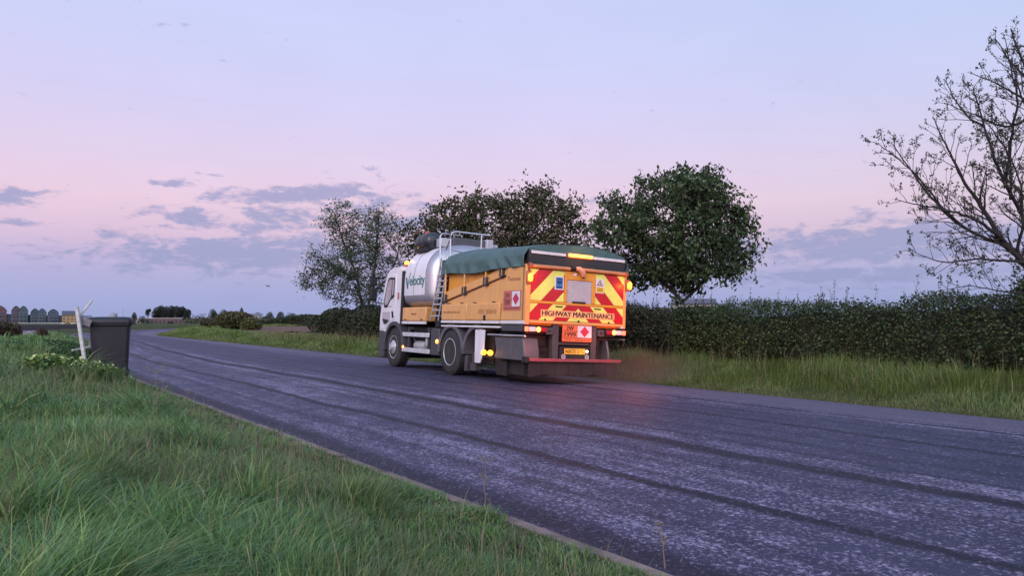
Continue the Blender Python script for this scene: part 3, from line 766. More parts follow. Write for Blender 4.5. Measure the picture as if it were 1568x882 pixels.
# bare tree with bud-tipped twigs at the right edge: limbs laid out, then branches grown off them level by level
def bare_tree():
    d = 13.2; rng = np.random.default_rng(44); rnd = random.Random(44)
    bx, by, _ = W(1655, 486, d); bz = gz1(bx, by); off = np.array([bx, by, bz])
    root = empty('bare_branched_tree', off); tag(root, 'nearly bare tree with dark twisting branches and budding tips at the right edge', 'tree')
    limbs = [([(1655, None), (1642, 500), (1612, 452), (1580, 410), (1556, 384), (1532, 362)], .13, .075),
             ([(1532, 362), (1516, 325, .1), (1502, 290, .2), (1480, 250, .25), (1462, 205, .3), (1450, 172, .3)], .060, .012),
             ([(1540, 370), (1505, 352, -.2), (1465, 334, -.35), (1420, 320, -.4), (1385, 316, -.45), (1356, 306, -.45)], .050, .008),
             ([(1572, 402), (1530, 400, -.2), (1480, 398, -.3), (1440, 406, -.4), (1405, 402, -.4), (1380, 386, -.4)], .040, .007),
             ([(1556, 384), (1522, 360, .3), (1488, 330, .5), (1452, 285, .6), (1425, 240, .6), (1398, 206, .6)], .050, .010),
             ([(1500, 345, .4), (1462, 322, .2), (1430, 292, .1), (1400, 262, .0), (1370, 240, .0), (1350, 222, .0)], .034, .008),
             ([(1612, 452), (1600, 390, .2), (1582, 330, .25), (1562, 280, .3), (1545, 235, .3), (1528, 180, .3), (1512, 120, .3)], .075, .012),
             ([(1642, 500), (1648, 380, -.1), (1636, 260, -.1), (1604, 160), (1578, 90), (1562, 38)], .11, .014),
             ([(1570, 300, .3), (1550, 262, -.1), (1532, 232, -.3), (1508, 208, -.4), (1486, 180, -.4)], .034, .008),
             ([(1604, 165), (1575, 130, .3), (1548, 108, .4), (1520, 92, .5)], .036, .008),
             ([(1640, 260), (1600, 225, -.3), (1565, 190, -.4), (1540, 150, -.5), (1530, 105, -.5)], .050, .010),
             ([(1612, 455), (1565, 446, -.1), (1515, 444, -.25), (1470, 436, -.3), (1432, 444, -.3)], .030, .006),
             ([(1560, 388), (1545, 345, -.4), (1538, 300, -.5), (1520, 258, -.6), (1500, 222, -.6)], .040, .008),
             ([(1562, 280, .3), (1552, 220, 0), (1556, 160, -.2), (1546, 100, -.2), (1540, 58, -.2)], .046, .008), ([(1604, 160, .1), (1580, 190, .4), (1556, 172, .6), (1530, 152, .7), (1502, 135, .8)], .040, .008),
             ([(1592, 125), (1572, 78, .3), (1556, 40, .4)], .036, .009), ([(1530, 185, .3), (1514, 160, .6), (1502, 122, .7), (1497, 98, .8)], .030, .008), ([(1640, 260), (1610, 200, -.5), (1588, 150, -.7), (1566, 118, -.8)], .05, .009),
             ([(1588, 340, .25), (1562, 330, -.3), (1540, 300, -.5), (1512, 285, -.6), (1486, 262, -.7)], .036, .008),
             ([(1640, 480), (1700, 380, .3), (1760, 280, .3), (1800, 180, .3)], .10, .02), ([(1648, 380), (1690, 270, -.5), (1720, 160, -.5), (1700, 60, -.4)], .07, .015), ([(1700, 380, .3), (1720, 280, 1.1), (1700, 180, 1.3)], .05, .012)]
    P = []; par = []; rad_ = []; tips = []
    def add(p, q, r): P.append(np.array(p, float)); par.append(q); rad_.append(r); return len(P) - 1
    def grow(start, pr, dirn, length, r0, level):
        n = max(3, int(length / .09)); seg = length / n; dcur = np.array(dirn, float); dcur /= np.linalg.norm(dcur); prev = start; pos = P[start].copy(); side = rnd.choice([-1, 1])
        for i in range(n):
            f = (i + 1) / n
            dcur = dcur + rng.normal(0, .10, 3) + np.array([0, 0, .055 if level < 3 else .09]); dcur /= np.linalg.norm(dcur); pos = pos + dcur * seg
            prev = add(pos, prev, r0 * (1 - .62 * f) + .0016)
            if level < 4 and i >= 1 and rnd.random() < (.62, .62, .54, .5)[level]:
                sub(prev, dcur, length * (1 - f * .55) * rnd.uniform(.34, .60), max(r0 * (1 - .6 * f) * .58, .0034), level + 1, side); side = -side
        tips.append((pos, dcur)); return prev
    def sub(i, dcur, L, r, level, side):
        if L < .07: L = rnd.uniform(.06, .10)
        if level >= 4: 
            L = min(L, .16)
        w = np.cross(dcur, rng.normal(0, 1, 3) * np.array([.5, 1, .5]) + np.array([0, 1.2, 0])); w /= np.linalg.norm(w) + 1e-9
        a = rad(rnd.uniform(28, 52)); d2 = dcur * math.cos(a) + w * side * math.sin(a) + np.array([-.05, 0, .12]); grow(i, None, d2, L, r, level)
    for pts, ra, rb in limbs:
        w = []
        for q in pts:
            if q[1] is None: w.append(np.array([bx, by, bz - .15])); continue
            v = W(q[0], q[1], d); w.append(np.array([v[0], v[1] + (q[2] if len(q) > 2 else 0), v[2]]))
        w = np.array(w); L = np.concatenate([[0], np.cumsum(np.linalg.norm(np.diff(w, axis=0), axis=1))]); m = int(L[-1] / .10); prev = -1; side = 1
        # smooth interpolation
        u = np.linspace(0, L[-1], m + 1); sm = np.stack([np.interp(u, L, w[:, k]) for k in range(3)], 1)
        for _ in range(5): sm[1:-1] = (sm[:-2] + sm[1:-1] * 2 + sm[2:]) / 4
        wob = np.cumsum(rng.normal(0, .007, sm.shape), 0); wob -= np.linspace(0, 1, m + 1)[:, None] * wob[-1] * .5; sm = sm + wob
        for i in range(m + 1):
            f = i / m; prev = add(sm[i], prev, (ra + (rb - ra) * f) * .74)
            big = ra > .1
            if i > (m * .5 if big else m * .10) and rnd.random() < .74:
                dv = sm[min(i + 1, m)] - sm[max(i - 1, 0)]; dv /= np.linalg.norm(dv); sub(prev, dv, rnd.uniform(.50, .95) * (1.12 - .84 * f), max((ra + (rb - ra) * f) * .28, .005), 2, side); side = -side
        tips.append((sm[-1], dv))
    P = np.array(P); branch_mesh('trunk', P - off, par, np.array(rad_), BARK2, root)
    T = np.array([t for t, _ in tips]); D = np.array([q for _, q in tips]); k = rng.random(len(T)) < .92; T = T[k]; D = D[k]
    n = 8; C = np.repeat(T, n, 0) + np.repeat(D, n, 0) * rng.uniform(-.03, .03, (len(T) * n, 1)) + rng.normal(0, .019, (len(T) * n, 3))
    V, t = leaf_quads(C - off, .043, rng, up=.8, droop=-.6, elong=1.9)
    np_mesh('crown', V, None, t, M_LEAF, col=np.repeat(leaf_cols(len(C), rng, [(.036, .048, .022), (.050, .055, .028), (.045, .038, .028)], None, .2), 4, 0), parent=root)
bare_tree()

# hedge, brambles, shrubs
TWIG = mat('hedge_twigs', (.022, .022, .014), 1.0, var=.5, vscale=5)
def blob_leaves(P3, N3, n, depth, size, rng, cols, w, sd=.22):
    k = rng.integers(0, len(P3), n); C = P3[k] - N3[k] * (rng.random(n) ** 1.6 * depth)[:, None] + rng.normal(0, .05, (n, 3))
    V, t = leaf_quads(C, size, rng, up=.5, droop=.15, elong=1.6, normal=N3[k] * .5)
    c = leaf_cols(n, rng, cols, w, sd)
    return V, t, np.repeat(c, 4, 0)

def hedge(name, label, t0, t1, s0, s1, h, n, size, cols, w, seed, zbase=None, amp=.16, cat='hedge', ends=True, depth=.32):
    rng = np.random.default_rng(seed); root_xy = at_road((t0 + t1) / 2, (s0 + s1) / 2); bz = gz1(float(root_xy[0]), float(root_xy[1]))
    off = np.array([float(root_xy[0]), float(root_xy[1]), bz]); root = empty(name, off); tag(root, label, cat)
    # shell sample points
    m = 26000; face = rng.choice(3, m, p=[.55, .33, .12]); t = rng.uniform(t0, t1, m); v = rng.random(m); s = np.where(face == 1, s0 + (s1 - s0) * rng.random(m), s0); z = np.where(face == 1, 1.0, v)
    e = face == 2; t = np.where(e, np.where(rng.random(m) < .5, t0, t1), t); s = np.where(e, s0 + (s1 - s0) * rng.random(m), s)
    hh = (h if np.isscalar(h) else np.interp(t, h[0], h[1])) + (fbm(t * 3, s * 0 + 5, 2.2, seed) - .5) * .30
    bump = (fbm(t * 1.0, z * hh * 1.0 + 30, .8, seed + 3) - .5) * amp * 2.2 + (fbm(t, z * hh + 30, 2.5, seed + 6) - .5) * amp * 2
    nx = np.interp(t, RT, RN[:, 0]); ny = np.interp(t, RT, RN[:, 1])
    s_ = np.where(face == 0, s - bump - .18 * np.sin(z * PI), s); zz = z * hh + np.where(face == 1, bump * .7, 0)
    rnd_ = np.where((face == 1), -.12 * np.clip(1 - (s - s0) / .35, 0, 1), 0); zz = zz + rnd_
    x, y = at_road(t, s_); P3 = np.stack([x, y, gz(x, y) + zz], 1) - off
    tx = -ny; ty = nx; N3 = np.where((face == 0)[:, None], np.stack([-nx, -ny, x * 0 + .15], 1), np.where((face == 1)[:, None], np.array([0, 0, 1.]), np.where((t < (t0 + t1) / 2)[:, None], np.stack([-tx, -ty, x * 0], 1), np.stack([tx, ty, x * 0], 1))))
    V, tr, c = blob_leaves(P3, N3, n, depth, size, rng, cols, w)
    # broad tonal patches: species mixed in the hedge
    ct = vnoise(V[:, 0] + V[:, 1] * .6, V[:, 2] * 1.5, 1.3, seed)[:, None]; c2 = vnoise(V[:, 0] * .8 - V[:, 1], V[:, 2] * 2.2, .45, seed + 1)[:, None]; c = c * (.55 + .62 * ct + .38 * c2) * (1 + (ct > .62) * np.array([.25, .05, -.1]))
    np_mesh('foliage', V, None, tr, M_LEAF, col=np.clip(c, .004, 1), parent=root)
    # twiggy heart
    ts_ = np.arange(t0 + .3, t1 - .2, .35); prof = [(s0 + .30, -.1), (s0 + .22, .35), (s0 + .26, .8), (s0 + .45, .9), (s1 - .3, .9), (s1 - .2, .4), (s1 - .25, -.1)]
    Vv = []
    for tt in ts_:
        hcur = h if np.isscalar(h) else float(np.interp(tt, h[0], h[1]))
        for a, b in prof:
            x_, y_ = at_road(tt, a + rng.normal(0, .05)); Vv.append((float(x_), float(y_), gz1(float(x_), float(y_)) + (b * (hcur - .12)) + rng.normal(0, .04)))
    Vv = np.array(Vv) - off; k = len(prof); nt_ = len(ts_); idx = np.arange(nt_ * k).reshape(nt_, k)
    q = np.stack([idx[:-1, :-1], idx[:-1, 1:], idx[1:, 1:], idx[1:, :-1]], -1).reshape(-1, 4)
    mb = MB(); mb.add([tuple(p) for p in Vv], [tuple(f) for f in q] + [tuple(idx[0]), tuple(idx[-1])[::-1]])
    mb.build('branches', TWIG, root)
    # new shoots sticking out of the clipped top
    k = int((t1 - t0) * 9); st = rng.uniform(t0, t1, k); sy = rng.uniform(s0, s1, k); X_, Y_ = at_road(st, sy); G_ = gz(X_, Y_); mb = MB(); LV = []
    for i in range(k):
        hc = h if np.isscalar(h) else float(np.interp(st[i], h[0], h[1])); L_ = rng.uniform(.08, .40) * (1 if rng.random() < .75 else 1.5); b0 = np.array([X_[i], Y_[i], G_[i] + hc - .12]) - off
        b1 = b0 + np.array([rng.normal(0, .07), rng.normal(0, .07), L_ + .1]); mb.tube([b0, (b0 + b1) / 2 + rng.normal(0, .012, 3), b1], [.006, .005, .002], 3, cap=False)
        for q in range(int(4 + L_ * 26)): LV.append(b0 + (b1 - b0) * rng.uniform(.25, 1.05) + rng.normal(0, .022, 3))
    mb.build('shoots', BARK2, root)['kind'] = 'stuff'; V, tr = leaf_quads(np.array(LV), size * .85, rng, up=.3); np_mesh('shoot_leaves', V, None, tr, M_LEAF, col=np.repeat(leaf_cols(len(LV), rng, cols, w), 4, 0), parent=root)['kind'] = 'stuff'
    return root
HC = [(.025, .046, .016), (.037, .065, .022), (.056, .088, .030), (.048, .047, .026), (.090, .115, .042)]
HW = [.28, .30, .2, .14, .08]
hedge('roadside_hedge', 'long trimmed dark green hedge behind the grass verge on the right', -12, 13.2, 12.0, 13.9, ([-12, 0, 6, 13.2], [1.84, 1.78, 1.54, 1.34]), 120000, .058, HC, HW, 61, amp=.27, depth=.4)
hedge('bramble_thicket', 'dark brownish bramble thicket under the rounded tree beside the truck', 12.6, 24, 12.1, 14.6, ([12.6, 14, 18, 24], [1.25, 1.35, 1.55, 1.7]), 60000, .066, [(.040, .042, .022), (.055, .050, .030), (.032, .044, .018), (.07, .055, .040)], [.3, .28, .3, .12], 62, amp=.3, cat='bushes')
hedge('overgrown_hedge', 'dark overgrown hedge behind the front half of the truck', 24.2, 37.2, 12.6, 15.2, ([24, 32, 38], [1.7, 1.6, 1.3]), 45000, .10, [(.034, .046, .022), (.050, .058, .028), (.042, .040, .026)], [.4, .35, .25], 63, amp=.4, cat='hedge')

def shrub(name, label, x, y, w, h, n, size, cols, seed, group=None, cat='bush', wts=None, stems=7):
    rng = np.random.default_rng(seed); z = gz1(x, y); root = empty(name, (x, y, z)); tag(root, label, cat, group)
    ells = [(0, 0, h * .5, w * .42, w * .4, h * .5)]
    for _ in range(6):
        a = rng.uniform(0, 6.28); r = rng.uniform(.2, .42) * w; hh = h * rng.uniform(.28, .42); ells.append((math.cos(a) * r, math.sin(a) * r, hh * rng.uniform(.8, 1.5), w * .2, w * .2, hh))
    C = ell_points(ells, n, rng, .8); C = C[C[:, 2] > .02]
    V, t = leaf_quads(C, size, rng, up=.4, elong=1.6); c = np.repeat(leaf_cols(len(C), rng, cols, wts), 4, 0)
    np_mesh('foliage', V, None, t, M_LEAF, col=c, parent=root)
    mb = MB()
    for k in range(stems):
        a = rng.uniform(0, 6.28); r = rng.uniform(.1, .33) * w; q = (math.cos(a) * r, math.sin(a) * r, h * rng.uniform(.55, .85)); mid = (q[0] * .4, q[1] * .4, q[2] * .5)
        mb.tube([(q[0] * .08, q[1] * .08, -.05), mid, q], [.035 * h, .022 * h, .006 * h], 5, cap=False)
    mb.build('stems', BARK2, root, smooth=True)
    return root
def at_px(px, d): return (px - 784) / 1132 * d, d
DG = [(.030, .046, .020), (.044, .060, .026), (.058, .060, .034)]
BR = [(.060, .045, .028), (.085, .060, .034), (.050, .055, .025)]
YL = [(.09, .095, .03), (.13, .12, .035), (.055, .07, .028)]
x, y = at_px(520, 43); shrub('shrub', 'dark shrub at the foot of the airy tree, left of the truck', x, y, 3.0, 1.75, 9000, .13, DG, 1)
x, y = at_px(566, 41); shrub('shrub', 'dark shrub right in front of the truck cab beneath the airy tree', x, y, 2.8, 1.9, 9000, .13, DG, 2)
x, y = at_px(360, 70); shrub('shrub', 'brown and olive bush at the edge of the ploughed field', x, y, 4.2, 1.75, 7000, .2, BR + YL, 3)
x, y = at_px(384, 66); shrub('shrub', 'small yellowish bush beside the ploughed field', x, y, 1.9, 1.15, 3000, .16, YL, 4)
x, y = at_px(330, 76); shrub('shrub', 'low brown bush left of the olive field-edge bush', x, y, 3.0, 1.1, 4000, .2, BR, 5)
x, y = at_px(3, 33); shrub('gorse_bush', 'dark rust brown bush at the left edge of the grass field', x, y, 1.35, .86, 5000, .08, [(.060, .036, .026), (.045, .034, .024), (.05, .045, .025)], 6)
x, y = at_px(24, 35); shrub('gorse_bush', 'low rust brown bush beside the strip of water', x, y, .62, .52, 2500, .07, [(.060, .036, .026), (.045, .034, .024)], 7)
x, y = at_px(66, 38); shrub('gorse_bush', 'tiny brown bush on the shoreline right of the water', x, y, .6, .50, 1500, .07, [(.075, .048, .032), (.06, .04, .024)], 8)
x, y = at_px(1640, 13.0); shrub('shrub', 'dark leafy bush rising above the hedge at the right edge', x, y + .2, 1.7, 2.45, 9000, .07, HC, 9)
x, y = at_px(1066, 26); shrub('shrub', 'low dark bush in the gap between the rounded tree and the hedge', x, y, 2.2, 1.55, 7000, .10, DG, 10)
x, y = at_px(66, 22); shrub('weed_clump', 'dark green weed clump in the hollow left of the leaning post', x, y, 2.4, .42, 5000, .07, [(.030, .070, .022), (.045, .085, .03)], 12, cat='weeds')
x, y = at_px(108, 18.5); shrub('weed_clump', 'leafy weed clump directly behind the leaning post', x, y, 1.3, .5, 3500, .06, [(.035, .080, .024), (.05, .09, .03)], 13, cat='weeds')
for i, (px_, d_, h_, lb) in enumerate([(388, 98, 1.25, 'left part'), (430, 99, 1.2, 'middle part'), (472, 100, 1.3, 'right part')]):
    pass
# field hedgerow
def far_row(name, label, pts, h, w, n, size, cols, seed, cat='hedge'):
    rng = np.random.default_rng(seed); P = np.array(pts, float); L = np.concatenate([[0], np.cumsum(np.linalg.norm(np.diff(P, axis=0), axis=1))])
    u = rng.uniform(0, L[-1], n); x = np.interp(u, L, P[:, 0]); y = np.interp(u, L, P[:, 1]); hh = h * (.7 + .6 * fbm(u, u * 0, 4.0, seed)); v = rng.random(n) ** .6
    C = np.stack([x + rng.normal(0, w * .3, n), y + rng.normal(0, w * .3, n), gz(x, y) + v * hh], 1); o = P.mean(0); off = np.array([o[0], o[1], gz1(*o)])
    V, t = leaf_quads(C - off, size, rng, elong=1.4); c = np.repeat(leaf_cols(n, rng, cols), 4, 0)
    root = empty(name, off); tag(root, label, cat); np_mesh('foliage', V, None, t, M_LEAF, col=c, parent=root)
    mb = MB(); k = 24; us = np.linspace(0, L[-1], k); xs = np.interp(us, L, P[:, 0]); ys = np.interp(us, L, P[:, 1]); zs = gz(xs, ys)
    vs = []
    for i in range(k):
        for a, b in ((-.3, -.2), (-.2, .62), (.2, .62), (.3, -.2)): vs.append((xs[i] - off[0] + 0.0, ys[i] - off[1] + a * w, zs[i] - off[2] + b * h))
    fs = [(i * 4 + j, i * 4 + (j + 1) % 4, (i + 1) * 4 + (j + 1) % 4, (i + 1) * 4 + j) for i in range(k - 1) for j in range(4)] + [(0, 1, 2, 3), (4 * k - 4, 4 * k - 1, 4 * k - 2, 4 * k - 3)]
    mb.add(vs, fs); mb.build('branches', TWIG, root); return root
far_row('field_hedgerow', 'dark low hedgerow along the back of the ploughed field', [at_px(386, 97), at_px(450, 98), at_px(520, 98), at_px(620, 99)], 1.35, 1.6, 9000, .22, DG, 71)

# distant trees
def far_tree(name, label, px, d, top_y, wpx, cols, seed, group=None, shape='round', n=1600, base=None, cat='tree'):
    rng = np.random.default_rng(seed); x, y = at_px(px, d); z = gz1(x, y); h = CAM_Z + (486 - top_y) / 1132 * d - z; w = wpx / 1132 * d
    root = empty(name, (x, y, z)); tag(root, label, cat, group)
    if shape == 'round': el = [(0, 0, h * .62, w * .42, w * .42, h * .38)] + [(rng.uniform(-.3, .3) * w, rng.uniform(-.3, .3) * w, h * rng.uniform(.4, .78), w * .24, w * .24, h * .2) for _ in range(7)]
    elif shape == 'cone': el = [(0, 0, h * (.25 + .13 * i), w * .5 * (1 - i * .17), w * .5 * (1 - i * .17), h * .12) for i in range(6)]
    elif shape == 'pine': el = [(rng.uniform(-.3, .3) * w, rng.uniform(-.3, .3) * w, h * rng.uniform(.66, .90), w * .27, w * .27, h * .10) for _ in range(9)]
    else: el = [(rng.uniform(-.4, .4) * w, rng.uniform(-.3, .3) * w * .5, h * rng.uniform(.3, .72), w * .2, w * .15, h * .28) for _ in range(9)] + [(0, 0, h * .3, w * .5, w * .25, h * .3)]
    C = ell_points(el, n * 2, rng, .7); V, t = leaf_quads(C, max(.22, h * .045), rng, elong=1.4); c = np.repeat(leaf_cols(n * 2, rng, cols), 4, 0)
    np_mesh('crown', V, None, t, M_LEAF, col=c, parent=root)
    mb = MB(); mb.tube([(0, 0, -.5), (rng.uniform(-.03, .03) * w, 0, h * .4), (0, 0, h * .8)], [h * .035, h * .025, h * .008], 6, cap=False)
    for k in range(4):
        a = rng.uniform(0, 6.28); mb.tube([(0, 0, h * .4), (math.cos(a) * w * .2, math.sin(a) * w * .2, h * .62)], [h * .014, h * .005], 4, cap=False)
    mb.build('trunk', BARK2, root, smooth=True); return root
PN = [(.020, .028, .022), (.030, .036, .026), (.038, .038, .030)]
FT = [(.034, .046, .028), (.046, .056, .034), (.060, .064, .040)]
far_tree('pine_tree', 'lone small pine at the left of the distant pine clump', 227, 330, 471, 7, PN, 301, None, 'pine', 500)
for i, (px_, top, wd) in enumerate([(240, 470, 13), (247, 467.5, 14), (255, 468.5, 15), (263, 467.5, 14), (271, 468, 15), (279, 469, 14), (287, 473, 12)]):
    far_tree('pine_tree', ['leftmost pine of the distant pine clump', 'second pine from the left in the distant pine clump', 'third pine from the left in the distant pine clump', 'middle pine of the distant pine clump above the long low building',
                           'third pine from the right in the distant pine clump', 'second pine from the right in the distant pine clump', 'rightmost and lowest pine of the distant pine clump'][i], px_, 345 + (i * 7) % 13, top, wd, PN, 310 + i, 'pines of the distant clump', 'round', 1300)
far_tree('conifer_tree', 'dark pointed conifer on the skyline behind the field bushes', 370, 150, 470, 17, PN, 330, None, 'cone', 1500)
for i, (px_, d_, top, wd, shp, lb) in enumerate([
        (326, 260, 473, 15, 'round', 'rounded distant tree left of the pointed conifer'), (343, 250, 473.5, 16, 'round', 'rounded distant tree just left of the pointed conifer'),
        (305, 230, 479, 34, 'bush', 'low green thicket beside the little white gabled cottage'), (395, 300, 478, 16, 'round', 'distant tree to the right of the pointed conifer'),
        (413, 320, 477.5, 14, 'round', 'small distant tree above the far farmhouse'), (430, 300, 477, 14, 'round', 'distant skyline tree above the middle of the ploughed field'),
        (446, 310, 478.5, 22, 'round', 'wide distant skyline tree above the field hedgerow'), (468, 300, 479.5, 26, 'bush', 'low wide skyline tree left of the airy tree'), (206, 320, 478, 9, 'round', 'small distant tree just right of the bin lid'),
        (217, 300, 482, 14, 'bush', 'low distant bush between the bin lid and the long low building'), (262, 300, 490.5, 10, 'bush', 'small bush in front of the long low building')]):
    far_tree('skyline_tree', lb, px_, d_, top, wd, FT, 340 + i, 'trees along the skyline', shp, 1000)

def far_wood():
    rng = np.random.default_rng(77); parts = []
    n = 26000; px = rng.uniform(284, 640, n); d = rng.uniform(130, 420, n); x = (px - 784) / 1132 * d; y = d
    top = 1.0 + 2.6 * ss(d, 150, 400) * fbm(px, px * 0, 34, 5) * 1.5; z = gz(x, y) + rng.random(n) ** .7 * top * (.5 + fbm(x, y, 14, 3))
    V, t = leaf_quads(np.stack([x, y, z], 1), .7 * (d / 250) * rng.uniform(.6, 1.3, n), rng, elong=1.3)
    c = np.repeat(leaf_cols(n, rng, FT + [(.075, .078, .045)]), 4, 0)
    o = np_mesh('scrubland', V, None, t, M_LEAF, col=c); tag(o, 'far belt of scrub and thickets along the horizon behind the field', 'scrub', kind='stuff')
    n = 9000; px = rng.uniform(1000, 1900, n); d = rng.uniform(60, 300, n); x = (px - 784) / 1132 * d; z = gz(x, d) + rng.random(n) * 1.0
    V, t = leaf_quads(np.stack([x, d, z], 1), .7 * (d / 250) * rng.uniform(.6, 1.3, n), rng, elong=1.3)
far_wood()

# ------------------------------------------------------------------ distant buildings
GL = mat('far_window_glass', (.03, .035, .05), .15)
def gabled_house(label, px, d, wpx, top_y, base_y, wallc, roofc, seed, name='waterfront_house', group='gabled houses along the harbour', depth=9, cat='house', windows=3, balcony=True):
    rnd = random.Random(seed); x, y = at_px(px, d); z = CAM_Z + (486 - base_y) / 1132 * d; w = wpx / 1132 * d; h = (base_y - top_y) / 1132 * d; e = h * .70
    root = empty(name, (x, y, z), (0, 0, math.atan(-x / y))); tag(root, label, cat, group)
    wm_ = mat('render_%d_%d_%d' % tuple(int(c * 99) for c in wallc), wallc, .85, var=.15, vscale=.5); rm = mat('roof_%d_%d_%d' % tuple(int(c * 99) for c in roofc), roofc, .7, var=.15, vscale=.5)
    pts = [(-w / 2, -.5), (w / 2, -.5), (w / 2, e)] + [(w * .36, e + (h - e) * .5), (w * .16, e + (h - e) * .86)] + [(0, h)] + [(-w * .16, e + (h - e) * .86), (-w * .36, e + (h - e) * .5)] + [(-w / 2, e)]
    MB().prism(pts, 1, 0, depth).build('wall', wm_, root)
    out = [(w * .54, e - .1)] + [(w * 0.389, e + (h - e) * .5 + .3 * .7), (w * 0.173, e + (h - e) * .86 + .3)] + [(0, h + .3)] + [(-w * 0.173, e + (h - e) * .86 + .3), (-w * 0.389, e + (h - e) * .5 + .3 * .7)] + [(-w * .54, e - .1)]
    inn = [(w * .505, e - .1)] + [(w * 0.364, e + (h - e) * .5 + .06 * .7), (w * 0.162, e + (h - e) * .86 + .06)] + [(0, h + .06)] + [(-w * 0.162, e + (h - e) * .86 + .06), (-w * 0.364, e + (h - e) * .5 + .06 * .7)] + [(-w * .505, e - .1)]
    mb = MB(); n = len(out)
    for a in range(n - 1):
        mb.prism([out[a], out[a + 1], inn[a + 1], inn[a]], 1, -.35, depth + .1)
    mb.build('roof', rm, root)
    rows = 4
    for r in range(rows):
        zz = h * (.08 + .2 * r)
        for c in range(2 if r < 3 else 1):
            cx = (-.22 + .44 * c) * w if r < 3 else 0; ww = w * .15
            wd = MB().box(cx - ww, cx + ww, -.06, .1, zz, zz + h * .12).build('window', GL, root)
        if balcony and r in (1, 2): MB().box(-w * .44, w * .44, -.7, -.005, zz - .25, zz - .1).build('balcony', mat('balcony_white', (.20, .21, .23), .6), root)
    return root
TEAL = (.040, .070, .092); TEAL2 = (.055, .092, .105); RED = (.11, .058, .062); GREYR = (.045, .058, .085)
for px_, w_, top, wc, rc, lb in [(-2, 21, 468, RED, GREYR, 'red fronted harbour house cut by the left edge'), (25, 12, 469, (.09, .062, .075), TEAL, 'tall harbour house with dull red front, left of the tallest pair'), (36.3, 12, 469, TEAL2, TEAL, 'tall teal harbour house forming the right of the tallest pair'),
                                 (54, 11.5, 473, TEAL, GREYR, 'dark teal harbour house forming the left of the lower pair'), (65, 11.5, 473, TEAL2, GREYR, 'lighter teal harbour house forming the right of the lower pair'), (82, 14.5, 474, (.055, .078, .11), GREYR, 'single blue grey harbour house standing alone left of the yellow building')]:
    gabled_house(lb, px_, 450, w_, top, 495.5, wc, rc, int(px_))
def block(name, label, px, d, wpx, top_y, base_y, wallc, roofc, depth=8, group=None, pitched=True, nwin=4, rows=2, cat='building'):
    x, y = at_px(px, d); z = CAM_Z + (486 - base_y) / 1132 * d; w = wpx / 1132 * d; h = (base_y - top_y) / 1132 * d; e = h * (.68 if pitched else .92)
    root = empty(name, (x, y, z), (0, 0, math.atan(-x / y))); tag(root, label, cat, group)
    wm_ = mat('wall_%s' % name + str(px), wallc, .85, var=.2, vscale=.6); rm = mat('roof_%s' % name + str(px), roofc, .8, var=.2, vscale=.6)
    MB().box(-w / 2, w / 2, 0, depth, -.6, e).build('wall', wm_, root)
    if pitched: MB().prism([(-.4, e), (depth + .4, e), (depth / 2, h)], 0, -w / 2 - .3, w / 2 + .3).build('roof', rm, root)
    else: MB().box(-w / 2 - .2, w / 2 + .2, -.2, depth + .2, e + .003, h).build('roof', rm, root)
    for r in range(rows):
        for c in range(nwin):
            cx = -w / 2 + w * (c + .5) / nwin; zz = e * (r + .3) / rows
            MB().box(cx - w / nwin * .22, cx + w / nwin * .22, -.05, .1, zz, zz + e * .38 / rows).build('window', GL, root)
    return root
block('apartment_block', 'yellow rendered building with grey roof left of the leaning post', 108, 440, 21, 476, 495.5, (.30, .20, .095), (.06, .07, .09), 10, nwin=4, rows=3)
block('link_building', 'low blue grey block between the two pairs of gabled harbour houses', 45, 455, 8, 482, 495.5, (.10, .12, .15), (.10, .11, .13), 8, nwin=2, rows=2, pitched=False)
block('link_building', 'low grey block between the red front house and the tallest pair', 14, 455, 14, 481, 495.5, (.12, .15, .17), (.10, .11, .13), 8, nwin=2, rows=2, pitched=False)
block('link_building', 'low dark block between the lower pair and the single harbour house', 73, 455, 7, 483, 495.5, (.10, .11, .14), (.10, .11, .13), 8, nwin=1, rows=2, pitched=False)
block('link_building', 'low mauve block just left of the yellow building', 93, 455, 9, 483, 495.5, (.16, .12, .15), (.10, .11, .13), 8, nwin=2, rows=2, pitched=False)
block('link_building', 'grey terrace behind the leaning post and bin lid', 128, 445, 22, 483, 495.5, (.20, .19, .21), (.14, .14, .17), 8, nwin=4, rows=2)
block('long_building', 'long low brick building with pale flat roof below the distant pines', 252, 330, 50, 487, 497.5, (.11, .068, .066), (.40, .38, .39), 8, pitched=False, nwin=9, rows=1)
block('low_building', 'pale low building between the bin lid and the long brick building', 209, 320, 24, 487.5, 497.5, (.40, .37, .38), (.30, .29, .31), 7, pitched=False, nwin=4, rows=1)
block('cottage', 'reddish roofed cottage wing beside the white gable', 297, 330, 6, 488, 498, (.22, .13, .12), (.18, .11, .10), 5, nwin=1, rows=1)
block('farmhouse', 'distant pale farmhouse on the skyline right of the pointed conifer', 390, 290, 22, 480, 489, (.30, .29, .30), (.14, .14, .16), 8, nwin=4, rows=1)
block('bungalow', 'grey roofed house peeping over the hedge right of the rounded tree', 1062, 105, 62, 456.5, 484, (.36, .34, .36), (.085, .085, .11), 8, nwin=3, rows=1)
